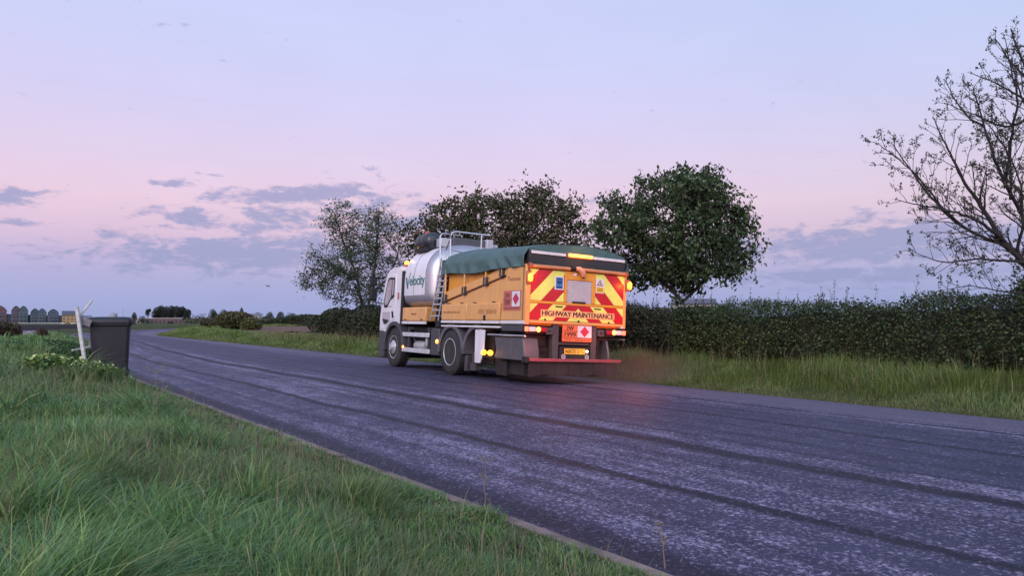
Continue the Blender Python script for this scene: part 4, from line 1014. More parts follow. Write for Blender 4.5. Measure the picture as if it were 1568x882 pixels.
def white_gable():
    x, y = at_px(291, 325); z = CAM_Z - 12 / 1132 * 325; root = empty('cottage', (x, y, z)); tag(root, 'tiny white gable-end cottage beyond the bend in the road', 'house')
    w = 7 / 1132 * 325; h = 9.6 / 1132 * 325
    MB().prism([(-w / 2, -.4), (w / 2, -.4), (w / 2, h * .4), (0, h), (-w / 2, h * .4)], 1, 0, 4).build('wall', mat('whitewash', (.75, .74, .74), .8), root)
    MB().prism([(-w * .56, h * .36), (0, h + .12), (w * .56, h * .36), (w * .56, h * .28), (0, h + .01), (-w * .56, h * .28)], 1, .15, 4.2).build('roof', mat('cottage_roof', (.12, .07, .07), .8), root)
white_gable()
# quay
x0, y0 = at_px(-60, 443); x1, y1 = at_px(150, 443)
mb = MB(); mb.box(x0, x1, 441, 447, -5.0, -2.35); q = mb.build('quay_wall', mat('quay_stone', (.10, .085, .09), .9, var=.3, vscale=.4)); tag(q, 'dark quay wall along the far side of the water', 'wall')
q2 = MB().box(x0, x1, 440.6, 447.2, -2.345, -2.0).build('coping', mat('quay_coping', (.5, .48, .48), .8)); q2.parent = q
def boat(px, d, L, label):
    x, y = at_px(px, d); root = empty('moored_boat', (x, y, -3.75), (0, 0, .25)); tag(root, label, 'boat', 'boats moored at the quay')
    out = [(-L / 2, -.9), (L * .25, -1.0), (L / 2, 0), (L * .25, 1.0), (-L / 2, .9)]
    mb = MB(); lo = [(a * .9, b * .7) for a, b in out]
    n = 5; mb.add([(a, b, 0) for a, b in lo] + [(a, b, 1.0) for a, b in out], [tuple(range(n))[::-1], tuple(range(n, 2 * n))] + [(i, (i + 1) % n, n + (i + 1) % n, n + i) for i in range(n)])
    mb.build('hull', mat('boat_white', (.7, .7, .7), .4), root); MB().box(-L * .2, L * .15, -.6, .6, 1.003, 1.9).build('cabin', mat('boat_cabin', (.6, .6, .62), .4), root, bevel=.08)
    return root
boat(97, 425, 6.5, 'small white boat left of the leaning post'); boat(112, 420, 5.0, 'smaller white boat moored under the yellow building')
mb = MB(); x, y = at_px(189, 320); z = gz1(x, y); mb.tube([(0, 0, 0), (0, 0, CAM_Z + 14 / 1132 * 320 - z)], [.09, .05], 6); mb.tube([(-.5, 0, CAM_Z + 11 / 1132 * 320 - z), (.5, 0, CAM_Z + 11 / 1132 * 320 - z)], .04, 5)
o = mb.build('mast', mat('mast_steel', (.2, .2, .22), .5)); o.location = (x, y, z); tag(o, 'thin distant mast just above the bin lid', 'mast')
x, y = at_px(174, 335); z = gz1(x, y)
root = empty('silo', (x, y, z)); tag(root, 'grey rounded roof showing just above the left half of the bin lid', 'building')
hh = CAM_Z + 7 / 1132 * 335 - z
MB().lathe([(1.6, -.5), (1.6, hh - .9)], (0, 0, 0), 2, 24).build('wall', mat('silo_wall', (.25, .26, .3), .7), root)
MB().lathe([(1.65, hh - .9), (1.5, hh - .5), (1.1, hh - .15), (.5, hh - .02), (.05, hh)], (0, 0, 0), 2, 24).build('roof', mat('silo_roof', (.22, .23, .28), .5), root, smooth=True)

# bird
def bird():
    x, y, z = W(410, 438.5, 60); mb = MB()
    mb.tube([(-.12, 0, -.01), (-.06, 0, 0), (.03, 0, .01), (.10, 0, .0), (.15, 0, -.01)], [.006, .03, .04, .028, .006], 8)
    for s in (-1, 1):
        mb.add([(-.03, s * .02, .02), (.06, s * .02, .02), (.05, s * .13, .085), (-.01, s * .12, .08), (-.01, s * .27, .04), (.035, s * .02, -.005)], [(0, 1, 2, 3), (3, 2, 4), (0, 3, 5), (3, 4, 5)])
    mb.add([(-.1, -.012, 0), (-.1, .012, 0), (-.19, .03, 0), (-.19, -.03, 0), (-.12, 0, .01)], [(0, 1, 2, 3), (0, 4, 1)])
    o = mb.build('bird', mat('bird_plumage', (.03, .03, .035), .8), smooth=True); o.location = (x, y, z); o.rotation_euler = (.15, 0, 2.6); tag(o, 'small dark bird flying above the field left of the airy tree', 'bird')
bird()

# ------------------------------------------------------------------ wheelie bin
def wheelie_bin():
    d = 13.45; x = (170.5 - 784) / 1132 * d; z0 = CAM_Z + (484 - 484) / 1132 * d + (486 - 483.5) / 1132 * d - 1.12
    root = empty('wheelie_bin', (x, d, z0), (0, 0, rad(24))); root.scale = (.90, .90, 1.0); tag(root, 'dark grey plastic wheelie bin standing on the verge beside the leaning post', 'bin')
    P = mat('bin_plastic', (.007, .007, .013), .6, var=.25, vscale=3, bump=.15, bscale=90, dirt=.03); P2 = mat('bin_lid_plastic', (.010, .010, .016), .5, var=.2, vscale=4)
    # body: front at -x, back (hinge, wheels) at +x. outer shell lofted
    def ring(x0, x1, y0, y1, z, c=.05):
        pts = []
        for cx, cy, a0 in ((x1 - c, y1 - c, 0), (x0 + c, y1 - c, 90), (x0 + c, y0 + c, 180), (x1 - c, y0 + c, 270)):
            for k in range(5):
                a = rad(a0 + k * 22.5); pts.append((cx + c * math.cos(a), cy + c * math.sin(a), z))
        return pts
    rings = [ring(-.27, .30, -.225, .225, .04, .04), ring(-.285, .315, -.235, .235, .10, .05), ring(-.335, .335, -.268, .268, .70), ring(-.345, .342, -.275, .275, .88), ring(-.352, .345, -.28, .28, .93), ring(-.385, .37, -.305, .305, .945), ring(-.39, .375, -.31, .31, 1.0), ring(-.35, .34, -.27, .27, 1.0)]
    mb = MB(); n = 20; vs = [p for r in rings for p in r]; fs = [tuple(range(n))[::-1], tuple(range((len(rings) - 1) * n, len(rings) * n))]
    for i in range(len(rings) - 1):
        for k in range(n): fs.append((i * n + k, i * n + (k + 1) % n, (i + 1) * n + (k + 1) % n, (i + 1) * n + k))
    mb.add(vs, fs); mb.build('body', P, root, smooth=True)
    rings = [ring(-.42, .39, -.325, .325, .985, .07), ring(-.425, .392, -.33, .33, 1.03, .07), ring(-.40, .38, -.31, .31, 1.065, .07), ring(-.33, .34, -.25, .25, 1.092, .07), ring(-.2, .25, -.15, .15, 1.10, .05)]
    mb = MB(); vs = [p for r in rings for p in r]; fs = [tuple(range(n))[::-1], tuple(range((len(rings) - 1) * n, len(rings) * n))]
    for i in range(len(rings) - 1):
        for k in range(n): fs.append((i * n + k, i * n + (k + 1) % n, (i + 1) * n + (k + 1) % n, (i + 1) * n + k))
    mb.add(vs, fs); lid = mb.build('lid', P2, root, smooth=True)
    MB().box(-.46, -.41, -.09, .09, 1.0, 1.025).build('lip', P2, lid, bevel=.008)
    mb = MB(); mb.tube([(.37, -.25, .97), (.455, -.25, .985), (.455, .25, .985), (.37, .25, .97)], .014, 8); mb.build('handle', P, root, smooth=True)
    for s in (-1, 1):
        mb = MB(); mb.lathe([(.02, -.03), (.085, -.028), (.1, -.02), (.1, .02), (.085, .028), (.02, .03)], (.25, s * .265, .06), 1, 20); mb.build('wheel', mat('bin_rubber', (.02, .02, .02), .8), root, smooth=True)
    mb = MB(); mb.tube([(.31, -.28, .06), (.31, .28, .06)], .012, 8); mb.build('axle', mat('axle_steel', (.3, .3, .3), .4, 1), root)
wheelie_bin()

# weathered timber by the bin
WOOD = mat('weathered_timber', (.44, .43, .43), .9, var=.3, vscale=14, bump=.4, bscale=50)
def beam(a, b, w, t):
    mb = MB(); a = Vector(a); b = Vector(b); d = (b - a).normalized(); u = Vector((0, 1, 0)).cross(d).normalized() * w / 2; v = d.cross(u).normalized() * t / 2
    mb.add([a - u - v, a + u - v, a + u + v, a - u + v, b - u - v, b + u - v, b + u + v, b - u + v], [(0, 1, 2, 3), (4, 7, 6, 5), (0, 4, 5, 1), (1, 5, 6, 2), (2, 6, 7, 3), (3, 7, 4, 0)])
    return mb
def timber():
    d = 12.9; o = Vector(W(134, 566, d)); o.z = min(o.z, gz1(o.x, d) + .1)
    root = empty('timber_post', o); tag(root, 'leaning weathered timber post with a diagonal arm, left of the bin', 'post')
    R = lambda px, py, dd=0: Vector(W(px, py, d + dd)) - o
    base = R(134, 566); beam(base + (base - R(117.5, 470)).normalized() * .15, R(117.5, 470), .054, .045).build('post', WOOD, root, bevel=.004)
    beam(R(122, 485, .07), R(140.5, 460, .12), .035, .025).build('arm', WOOD, root, bevel=.003)
    beam(R(121, 489, .06), R(140, 496, .10), .12, .02).build('board', mat('rotten_board', (.17, .16, .17), .9, var=.4, vscale=12), root, bevel=.003)
    o2 = Vector(W(147.5, 562, 13.7)); root = empty('wooden_stake', o2); tag(root, 'pale thin stake standing upright against the left side of the bin', 'stake')
    beam(Vector((0, 0, -.1)), Vector(W(140.5, 498, 13.75)) - o2, .035, .03).build('shaft', WOOD, root, bevel=.003)
    o3 = Vector(W(127, 533, 14.0)); root = empty('wooden_rail', o3); tag(root, 'thin grey rail leaning sideways behind the timber post', 'rail')
    beam(Vector(W(112, 536.5, 13.8)) - o3, Vector(W(150, 529, 14.2)) - o3, .03, .04).build('shaft', WOOD, root, bevel=.003)
timber()

# flowering clump and weeds in the verge
def flower_clump():
    rng = np.random.default_rng(91); cx, cy = at_px(117, 12.3); z = gz1(cx, cy); root = empty('primrose_clump', (cx, cy, z)); tag(root, 'spreading clump of broad leaves and pale yellow flowers at the foot of the bin', 'flowers')
    n = 520; u = rng.uniform(-.58, .58, n); x = cx + u + rng.normal(0, .05, n); y = cy + .75 * u * .9 + rng.normal(0, .14, n); zz = gz(x, y) + rng.uniform(.14, .32, n)
    V, t = leaf_quads(np.stack([x, y, zz], 1) - np.array([cx, cy, z]), .115, rng, up=1.5, droop=-.3, elong=2.0); c = np.repeat(leaf_cols(n, rng, [(.10, .19, .04), (.16, .24, .06), (.07, .14, .03)]), 4, 0)
    np_mesh('leaves', V, None, t, M_LEAF, col=c, parent=root)
    mb = MB()
    for k in range(150):
        uu = rng.uniform(-.55, .5); fx = uu + rng.normal(0, .05); fy = .68 * uu + rng.normal(0, .12); fz = gz1(cx + fx, cy + fy) - z + rng.uniform(.24, .36); r = rng.uniform(.016, .028)
        tl = rng.normal(0, .35, 2)
        for p in range(5):
            a = p * 1.2566 + k; ca, sa = math.cos(a), math.sin(a); q = lambda rr, b: (fx + rr * math.cos(b), fy + rr * math.sin(b), fz + rr * (tl[0] * math.cos(b) + tl[1] * math.sin(b)) + .3 * rr)
            mb.add([(fx, fy, fz), q(r, a - .5), q(r * 1.25, a), q(r, a + .5)], [(0, 1, 2, 3)])
    mb.build('flowers', mat('primrose_petal', (.55, .60, .22), .7), root)['kind'] = 'stuff'
flower_clump()
def weed(label, px, py, d, h, seed, col=(.17, .13, .08), heads=7):
    rng = random.Random(seed); x, y = at_px(px, d); z = gz1(x, y); root = empty('weed_stalk', (x, y, z)); tag(root, label, 'weed', 'dead weed stalks in the verge')
    M_ = mat('dry_stalk', col, .9, var=.2)
    mb = MB(); pts = [(0, 0, -.03)]; cx = 0
    for k in range(1, 7): cx += rng.uniform(-.025, .02) * h * 2; pts.append((cx, rng.uniform(-.01, .01), h * k / 6))
    mb.tube(pts, [.0045, .004, .0038, .0035, .003, .0025, .002], 6)
    tops = []
    for k in range(heads):
        b = pts[rng.choice([3, 4, 5, 6, 6])]; a = rng.uniform(0, 6.28); e = (b[0] + math.cos(a) * h * .14, b[1] + math.sin(a) * h * .14, b[2] + h * rng.uniform(.03, .13)); mb.tube([b, ((b[0] + e[0]) / 2, (b[1] + e[1]) / 2, b[2] + (e[2] - b[2]) * .3), e], [.003, .0025, .002], 5); tops.append(e)
    mb.build('stalk', M_, root, smooth=True)
    mb = MB()
    for e in tops:
        for k in range(7):
            a = rng.uniform(0, 6.28); b = rng.uniform(0, 1.2); L = h * .022 + .004; q = (e[0] + math.cos(a) * math.cos(b) * L, e[1] + math.sin(a) * math.cos(b) * L, e[2] + math.sin(b) * L)
            mb.tube([e, q], [.0015, .0032], 4)
    mb.build('seed_heads', mat('seed_head', (.20, .17, .10), .9, var=.3), root)
weed('tall dry branching weed in the grass below the bin', 246, 0, 6.7, .60, 1)
weed('short dry weed leaning over the middle of the kerb', 742, 0, 5.45, .30, 2)
weed('small dry weed by the kerb at the bottom of the picture', 1015, 0, 4.15, .20, 3, heads=9)
weed('low dry weed beside the kerb just right of the bin', 290, 0, 10.6, .30, 4)

# ------------------------------------------------------------------ the truck (local frame: x right, y forward, z up; origin on the road under the tail)
def chevron_material():
    m = bpy.data.materials.new('chevron_reflective'); m.use_nodes = True; nt = m.node_tree; b = nt.nodes['Principled BSDF']; N = nt.nodes.new; L = nt.links.new
    tc = N('ShaderNodeTexCoord'); sp = N('ShaderNodeSeparateXYZ'); L(tc.outputs['Object'], sp.inputs[0])
    def M(op, a, c=None):
        n = N('ShaderNodeMath'); n.operation = op
        for i, v in enumerate((a, c)):
            if v is None: continue
            if isinstance(v, (int, float)): n.inputs[i].default_value = v
            else: L(v, n.inputs[i])
        return n.outputs[0]
    c = M('ADD', sp.outputs[2], M('ABSOLUTE', M('SUBTRACT', sp.outputs[0], .02)))
    f = M('LESS_THAN', M('FRACT', M('DIVIDE', M('SUBTRACT', c, 1.21), .68)), .5)
    mx = N('ShaderNodeMix'); mx.data_type = 'RGBA'; L(f, mx.inputs['Factor']); mx.inputs['A'].default_value = (.46, .008, .018, 1); mx.inputs['B'].default_value = (.70, .74, .15, 1)
    n = N('ShaderNodeTexNoise'); n.inputs['Scale'].default_value = 3; n.inputs['Detail'].default_value = 8; n.inputs['Roughness'].default_value = .7; L(tc.outputs['Object'], n.inputs['Vector'])
    mr = N('ShaderNodeMapRange'); mr.inputs['From Min'].default_value = .35; mr.inputs['From Max'].default_value = .7; mr.inputs['To Min'].default_value = 1.0; mr.inputs['To Max'].default_value = .72; L(n.outputs['Fac'], mr.inputs['Value'])
    v = N('ShaderNodeVectorMath'); v.operation = 'SCALE'; L(mx.outputs['Result'], v.inputs[0]); L(mr.outputs[0], v.inputs['Scale']); L(v.outputs[0], b.inputs['Base Color'])
    b.inputs['Roughness'].default_value = .35
    return m

def text_part(name, body, size_w, size_h, mt, parent, place, thick=.002, bold=0.0, shear=0.0, heavy=0.0):
    """text turned into a mesh; fitted into size_w x size_h; place(u,v,w)->local xyz"""
    cu = bpy.data.curves.new(name, 'FONT'); cu.body = body; cu.extrude = .01; cu.offset = bold; cu.shear = shear; cu.resolution_u = 3
    ob = bpy.data.objects.new(name, cu); COL.objects.link(ob)
    dg = bpy.context.evaluated_depsgraph_get(); me = bpy.data.meshes.new_from_object(ob.evaluated_get(dg)); bpy.data.objects.remove(ob)
    co = np.zeros(len(me.vertices) * 3); me.vertices.foreach_get('co', co); co = co.reshape(-1, 3)
    mn = co.min(0); mxx = co.max(0); u = (co[:, 0] - mn[0]) / (mxx[0] - mn[0]) * size_w; v = (co[:, 1] - mn[1]) / (mxx[1] - mn[1]) * size_h; w = (co[:, 2] > 0) * thick
    new = np.array([place(a, b_, c_) for a, b_, c_ in zip(u, v, w)]); me.vertices.foreach_set('co', new.ravel()); me.update()
    if heavy:      # a second, slightly shifted copy of the strokes makes the lettering bold
        fs = [tuple(p.vertices) for p in me.polygons]; nv = len(new)
        n2 = np.array([place(a + heavy, b_, c_ + thick * .4) for a, b_, c_ in zip(u, v, w)]); bpy.data.meshes.remove(me)
        me = bpy.data.meshes.new(name); me.from_pydata([tuple(p) for p in new] + [tuple(p) for p in n2], [], fs + [tuple(i + nv for i in f) for f in fs]); me.update()
    me.name = name; me.materials.clear(); me.materials.append(mt); o = bpy.data.objects.new(name, me); COL.objects.link(o); o.parent = parent
    return o

def build_truck():
    AMB = mat('amber_paint', (.64, .31, .085), .38, var=.07, vscale=2, dirt=.5, coat=.15)
    AMBD = mat('amber_paint_deep', (.62, .26, .02), .45, var=.10, vscale=3, dirt=.2)
    WHT = mat('white_paint', (.62, .60, .63), .3, var=.05, vscale=2, dirt=.45, coat=.3)
    WRAP = mat('white_vinyl', (.62, .60, .65), .42, var=.05, vscale=1.5, dirt=.42)
    SIL = mat('tank_metal', (.50, .48, .51), .42, .8, var=.12, vscale=2, dirt=.25)
    DRK = mat('chassis_black', (.006, .0055, .007), .75, var=.4, vscale=5, dirt=.06)
    GRY = mat('grey_plastic', (.040, .038, .046), .6, var=.2, vscale=6, dirt=.12)
    LGR = mat('light_grey_metal', (.42, .42, .45), .45, .3, var=.15, vscale=5, dirt=.5)
    RUB = mat('tyre_rubber', (.012, .012, .014), .85, var=.3, vscale=12, dirt=.25)
    RIM = mat('wheel_rim_metal', (.42, .42, .45), .42, .4, var=.2, vscale=9, dirt=.2)
    CHR = mat('galvanised_tube', (.50, .50, .54), .35, .8)
    GLS = mat('cab_glass_sky_tint', (.36, .31, .34), .12)  # pale pink base paints in the sky showing through the windows
    TRP = mat('teal_tarpaulin', (.056, .108, .106), .68, var=.25, vscale=3, bump=.35, bscale=14)
    BLK = mat('black_rubber_sheet', (.020, .020, .025), .75, var=.3, vscale=4, dirt=.1)
    RED = mat('red_reflective_bar', (.27, .035, .05), .55, var=.3, vscale=5, dirt=.5)
    CHV = chevron_material()
    TXT = mat('dark_red_lettering', (.05, .006, .008), .6)
    GRN = mat('green_lettering', (.02, .15, .14), .5)
    L_AMB = mat('lit_amber_lamp', (.9, .35, .02), .4, emit=(1.0, .30, .02), estr=7)
    L_AMB2 = mat('lit_amber_bar', (.9, .45, .1), .4, emit=(1.0, .36, .05), estr=4)
    L_RED = mat('lit_tail_lamp', (.9, .1, .05), .4, emit=(1.0, .07, .03), estr=6)
    L_ORG = mat('lit_brake_lamp', (.9, .3, .05), .4, emit=(1.0, .26, .05), estr=7)
    L_PLT = mat('lit_plate_lamp', (.9, .9, .8), .4, emit=(1.0, .8, .45), estr=4)
    LENS_W = mat('clear_lens', (.62, .55, .58), .2); LENS_R = mat('red_lens', (.30, .01, .02), .2)
    LAMPH = mat('lamp_housing', (.28, .07, .03), .5)
    T = (1.25, 14.9, .05)
    root = empty('maintenance_truck', T, (0, rad(2.6), rad(31)))
    tag(root, 'amber and white road repair truck with teal tarpaulin and red yellow chevron tail driving away', 'truck')
    def P(mb, n, m, bevel=0, parent=None, smooth=False, seg=2): return mb.build(n, m, parent or root, bevel, smooth, seg)

    # chassis
    mb = MB()
    for s in (-1, 1): mb.box(s * .48 - .05, s * .48 + .05, .15, 7.3, .78, 1.04)
    for y in (.2, 1.3, 2.6, 3.9, 4.6, 5.6, 6.6): mb.box(-.43, .43, y - .05, y + .05, .82, 1.0)
    P(mb, 'chassis', DRK)
    mb = MB(); mb.box(-.95, .95, .42, 1.45, .50, 1.14).box(-1.0, 1.0, 4.5, 5.9, .50, 1.08).box(-1.18, 1.18, .10, 3.6, 1.06, 1.165); P(mb, 'underbody', DRK, .02)
    mb = MB(); mb.box(-.30, .30, 2.9, 3.5, .35, .7).box(-.30, .30, 1.7, 2.3, .35, .7).box(-1.0, 1.0, 3.1, 3.3, .42, .58).box(-1.0, 1.0, 6.5, 6.7, .38, .52); P(mb, 'axles', DRK, .02)

    # wheels
    def wheel(x, y, r, side, front):
        mb = MB(); wd = .30
        prof = [(.30, -wd / 2), (r - .07, -wd / 2), (r - .02, -wd / 2 + .03), (r, -wd / 2 + .07), (r, wd / 2 - .07), (r - .02, wd / 2 - .03), (r - .07, wd / 2), (.30, wd / 2)]
        mb.lathe(prof, (0, 0, 0), 0, 44)
        for k in range(44):       # tread blocks
            a = 2 * PI * k / 44
            for xx in (-.11, -.04, .04, .11):
                c, s_ = math.cos(a), math.sin(a); h = r + .007; d = .02
                mb.add([(xx - .025, c * (r - .01) - s_ * d, s_ * (r - .01) + c * d), (xx + .025, c * (r - .01) - s_ * d, s_ * (r - .01) + c * d), (xx + .025, c * (r - .01) + s_ * d, s_ * (r - .01) - c * d), (xx - .025, c * (r - .01) + s_ * d, s_ * (r - .01) - c * d),
                        (xx - .025, c * h - s_ * d * .8, s_ * h + c * d * .8), (xx + .025, c * h - s_ * d * .8, s_ * h + c * d * .8), (xx + .025, c * h + s_ * d * .8, s_ * h - c * d * .8), (xx - .025, c * h + s_ * d * .8, s_ * h - c * d * .8)],
                       [(0, 1, 2, 3), (4, 7, 6, 5), (0, 4, 5, 1), (2, 6, 7, 3), (1, 5, 6, 2), (3, 7, 4, 0)])
        w = P(mb, 'wheel', RUB, smooth=True); w.location = (x, y, r)
        o = side
        if front: pr = [(.305, 0), (.31, .155), (.29, .15), (.27, .09), (.21, .10), (.17, .17), (.10, .20), (.09, .24), (.01, .245)]
        else: pr = [(.305, 0), (.315, .158), (.298, .16), (.285, .145), (.262, -.03), (.15, -.07), (.12, -.06), (.112, .06), (.08, .085), (.01, .09)]
        mb = MB(); mb.lathe([(a, b * o) for a, b in pr], (0, 0, 0), 0, 32)
        for k in range(10):
            a = 2 * PI * k / 10; rr = .165 if front else .20; xo = (.13 if front else -.055) * o; mb.lathe([(.018, 0), (.018, .045 * o), (.006, .05 * o)], (xo, math.cos(a) * rr, math.sin(a) * rr), 0, 6)
        q = mb.build('rim', RIM, w, smooth=True)
        return w
    for s in (-1, 1):
        wheel(s * 1.08, 6.62, .52, s, True)
        for y in (3.2,):
            wheel(s * 1.08, y, .52, s, False); wheel(s * .74, y, .52, s, False)
    # rear mudguards, grey arcs
    for s in (-1, 1):
        for y in (3.2, 1.95):
            mb = MB(); n = 16; vs = []
            a0, a1 = (rad(-5), rad(188)) if y > 3 else (rad(75), rad(188))
            a0, a1 = (rad(0), rad(180)) if y > 3 else (rad(0), rad(115))
            for k in range(n + 1):
                a = a0 + (a1 - a0) * k / n
                for xx in (.80, 1.235):
                    for r in (.570, .665): vs.append((s * xx, y + math.cos(a) * r, .50 + math.sin(a) * r))
            fs = []
            for k in range(n):
                b = k * 4; fs += [(b, b + 4, b + 6, b + 2), (b + 1, b + 3, b + 7, b + 5), (b, b + 1, b + 5, b + 4), (b + 2, b + 6, b + 7, b + 3)]
            fs += [(0, 2, 3, 1), (4 * n, 4 * n + 1, 4 * n + 3, 4 * n + 2)]
            mb.add(vs, fs); P(mb, 'mudguard', mat('mudguard_grey', (.085, .082, .10), .55, var=.2, vscale=6, dirt=.2), .006, smooth=True)
        # dark box filling the empty second arch as its shade, plus hanging pipes
        mb = MB(); mb.box(*sorted((s * .72, s * 1.02)), 1.55, 2.46, .30, 1.02); P(mb, 'arch_void_fill', mat('void_brown_black', (.012, .007, .007), .85, var=.4, vscale=5, dirt=.06), .03)
        mb = MB(); mb.tube([(s * 1.08, 2.30, .55), (s * 1.10, 2.28, .30), (s * 1.04, 2.1, .22), (s * 1.06, 1.7, .22)], .028, 8); mb.box(*sorted((s * .98, s * 1.16)), 2.05, 2.30, .16, .32); P(mb, 'spray_pipe', GRY, smooth=True)
        # pale mudflap panel
        x0, x1 = sorted((s * 1.245, s * 1.215))
        mb = MB(); mb.prism([(1.98, 1.05), (1.56, 1.05), (1.58, .60), (1.72, .34), (1.96, .34)], 0, x0, x1); P(mb, 'mudflap', WRAP, .008)

    # ---- cab
    prof = [(6.33, 1.18), (6.33, 2.58), (6.42, 2.68), (6.9, 2.68), (7.2, 2.60), (7.40, 2.46), (7.66, 1.80), (7.74, 1.30), (7.74, .95), (7.38, .93)]
    for a in (35, 60, 85, 110, 130): prof.append((6.62 + .70 * math.cos(rad(a)), .50 + .68 * math.sin(rad(a))))
    prof.append((6.33, 1.10))
    mb = MB(); mb.prism(prof, 0, -1.22, 1.22); P(mb, 'cab', WHT, .045, seg=3)
    # lower skirt / bumper around the front wheel
    pr = [(7.76, .93), (7.80, .5), (7.74, .20), (7.36, .20), (7.24, .50)]
    for a in (12, 24, 34): pr.append((6.62 + .69 * math.cos(rad(a)), .50 + .69 * math.sin(rad(a))))
    pr.append((7.36, .92))
    mb = MB(); mb.prism(pr, 0, -1.22, 1.22); P(mb, 'bumper', GRY, .03)
    for s in (-1, 1):
        mb = MB(); n = 18; vs = []          # wheel arch lip
        for k in range(n + 1):
            a = rad(-8 + 186 * k / n)
            for xx in (1.0, 1.26):
                for r in (.60, .71): vs.append((s * xx, 6.62 + math.cos(a) * r, .50 + math.sin(a) * r))
        fs = []
        for k in range(n):
            b = k * 4; fs += [(b, b + 4, b + 6, b + 2), (b + 1, b + 3, b + 7, b + 5), (b, b + 1, b + 5, b + 4), (b + 2, b + 6, b + 7, b + 3)]
        fs += [(0, 2, 3, 1), (4 * n, 4 * n + 1, 4 * n + 3, 4 * n + 2)]
        mb.add(vs, fs); P(mb, 'wheel_arch', GRY, .01, smooth=True)
        X = lambda a, b: tuple(sorted((s * a, s * b)))
        # door with shut lines, window and handle
        door = [(6.64, 1.26), (6.64, 2.50), (7.14, 2.50), (7.33, 2.42), (7.60, 1.80), (7.66, .98), (7.38, .98), (7.12, 1.12), (6.9, 1.22)]
        x0, x1 = X(1.205, 1.232); mb = MB(); mb.prism(door, 0, x0, x1); dr = P(mb, 'door', WHT, .012)
        x0, x1 = X(1.222, 1.238); mb = MB(); mb.prism([(6.72, 2.40), (7.10, 2.42), (7.24, 2.36), (7.50, 1.72), (7.42, 1.58), (7.22, 1.58), (7.00, 1.78), (6.74, 1.86)], 0, x0, x1); P(mb, 'window_seal', DRK, .006, parent=dr)
        x0, x1 = X(1.230, 1.243); mb = MB(); mb.prism([(6.93, 2.35), (7.10, 2.36), (7.19, 2.31), (7.42, 1.74), (7.37, 1.66), (7.22, 1.66), (6.95, 1.86)], 0, x0, x1); P(mb, 'window', GLS, .004, parent=dr)
        x0, x1 = X(1.230, 1.244); mb = MB(); mb.prism([(6.77, 2.34), (6.88, 2.35), (6.88, 1.90), (6.79, 1.93)], 0, x0, x1); P(mb, 'window', GLS, .004, parent=dr)
        x0, x1 = X(1.225, 1.240); mb = MB(); mb.prism([(7.55, 1.47), (6.95, 1.47), (6.99, 1.22), (7.18, 1.12), (7.38, 1.10), (7.53, 1.22)], 0, x0, x1); P(mb, 'lower_window', GLS, .01, parent=dr)
        x0, x1 = X(1.238, 1.246); mb = MB(); mb.prism([(7.50, 1.28), (7.02, 1.24), (7.18, 1.145), (7.38, 1.13)], 0, x0, x1); P(mb, 'lower_trim', DRK, .004, parent=dr)
        x0, x1 = X(1.225, 1.25); mb = MB(); mb.prism([(6.86, 1.48), (6.76, 1.48), (6.70, 1.30), (6.80, 1.30)], 0, x0, x1); P(mb, 'handle', DRK, .006, parent=dr)
        x0, x1 = X(1.222, 1.236); mb = MB(); mb.box(x0, x1, 6.40, 6.50, 1.80, 1.98); P(mb, 'cab_vent', mat('cab_label', (.35, .12, .12), .6), .004)
        # mirrors
        x0, x1 = X(1.42, 1.62)
        mb = MB(); mb.box(x0, x1, 7.52, 7.64, 1.78, 2.12); mi = P(mb, 'mirror', DRK, .03)
        mb = MB(); mb.box(x0, x1, 7.56, 7.66, 2.18, 2.40); P(mb, 'mirror', DRK, .03)
        mb = MB(); mb.tube([(s * 1.22, 7.50, 2.42), (s * 1.50, 7.58, 2.42), (s * 1.50, 7.58, 1.74), (s * 1.22, 7.55, 1.70)], .018, 6); P(mb, 'mirror_arm', DRK, smooth=True)
    mb = MB(); mb.add([(-1.05, 7.655, 1.78), (1.05, 7.655, 1.78), (.98, 7.435, 2.42), (-.98, 7.435, 2.42)], [(0, 1, 2, 3)]); mb.add([(-1.05, 7.68, 1.78), (1.05, 7.68, 1.78), (.98, 7.46, 2.42), (-.98, 7.46, 2.42)], [(0, 1, 2, 3)]); P(mb, 'windscreen', GLS)
    for s in (-1, 1): mb = MB(); mb.box(*sorted((s * .75, s * 1.1)), 7.76, 7.82, .48, .70); P(mb, 'headlight', LENS_W, .02)
    # black box filling the gap behind the cab, standing in for its shade
    mb = MB(); mb.box(-1.205, 1.205, 6.192, 6.328, 1.10, 2.56); P(mb, 'cab_gap_fill', DRK, .02)
    text_part('door_lettering', 'Velocity', .34, .075, mat('grey_lettering', (.18, .24, .26), .6), root, lambda u, v, w: (-1.2325 - w, 7.22 - u, 1.575 + v), .002)
    # roof beacon
    mb = MB(); mb.lathe([(.05, 0), (.05, .10)], (-1.0, 6.52, 2.66), 2, 12); bc = P(mb, 'beacon', LAMPH)
    mb = MB(); mb.lathe([(.055, .0), (.06, .03), (.055, .07), (.03, .095), (.005, .10)], (-1.0, 6.52, 2.762), 2, 14); mb.build('lamp', L_AMB, bc, smooth=True)
    mb = MB(); mb.lathe([(.05, 0), (.05, .10)], (1.0, 6.52, 2.66), 2, 12); P(mb, 'beacon', LAMPH)

    # ---- tank: rounded box section running fore and aft with dished ends
    CZ, HW = 2.22, 1.215
    def prm(up): return (1.0, 2.7) if up else (.66, 5.5)
    def sect(k, t):
        c, s_ = math.cos(t), math.sin(t); HH, NP_ = prm(s_ >= 0)
        return (HW * k * math.copysign(abs(c) ** (2 / NP_), c), CZ + HH * k * math.copysign(abs(s_) ** (2 / NP_), s_))
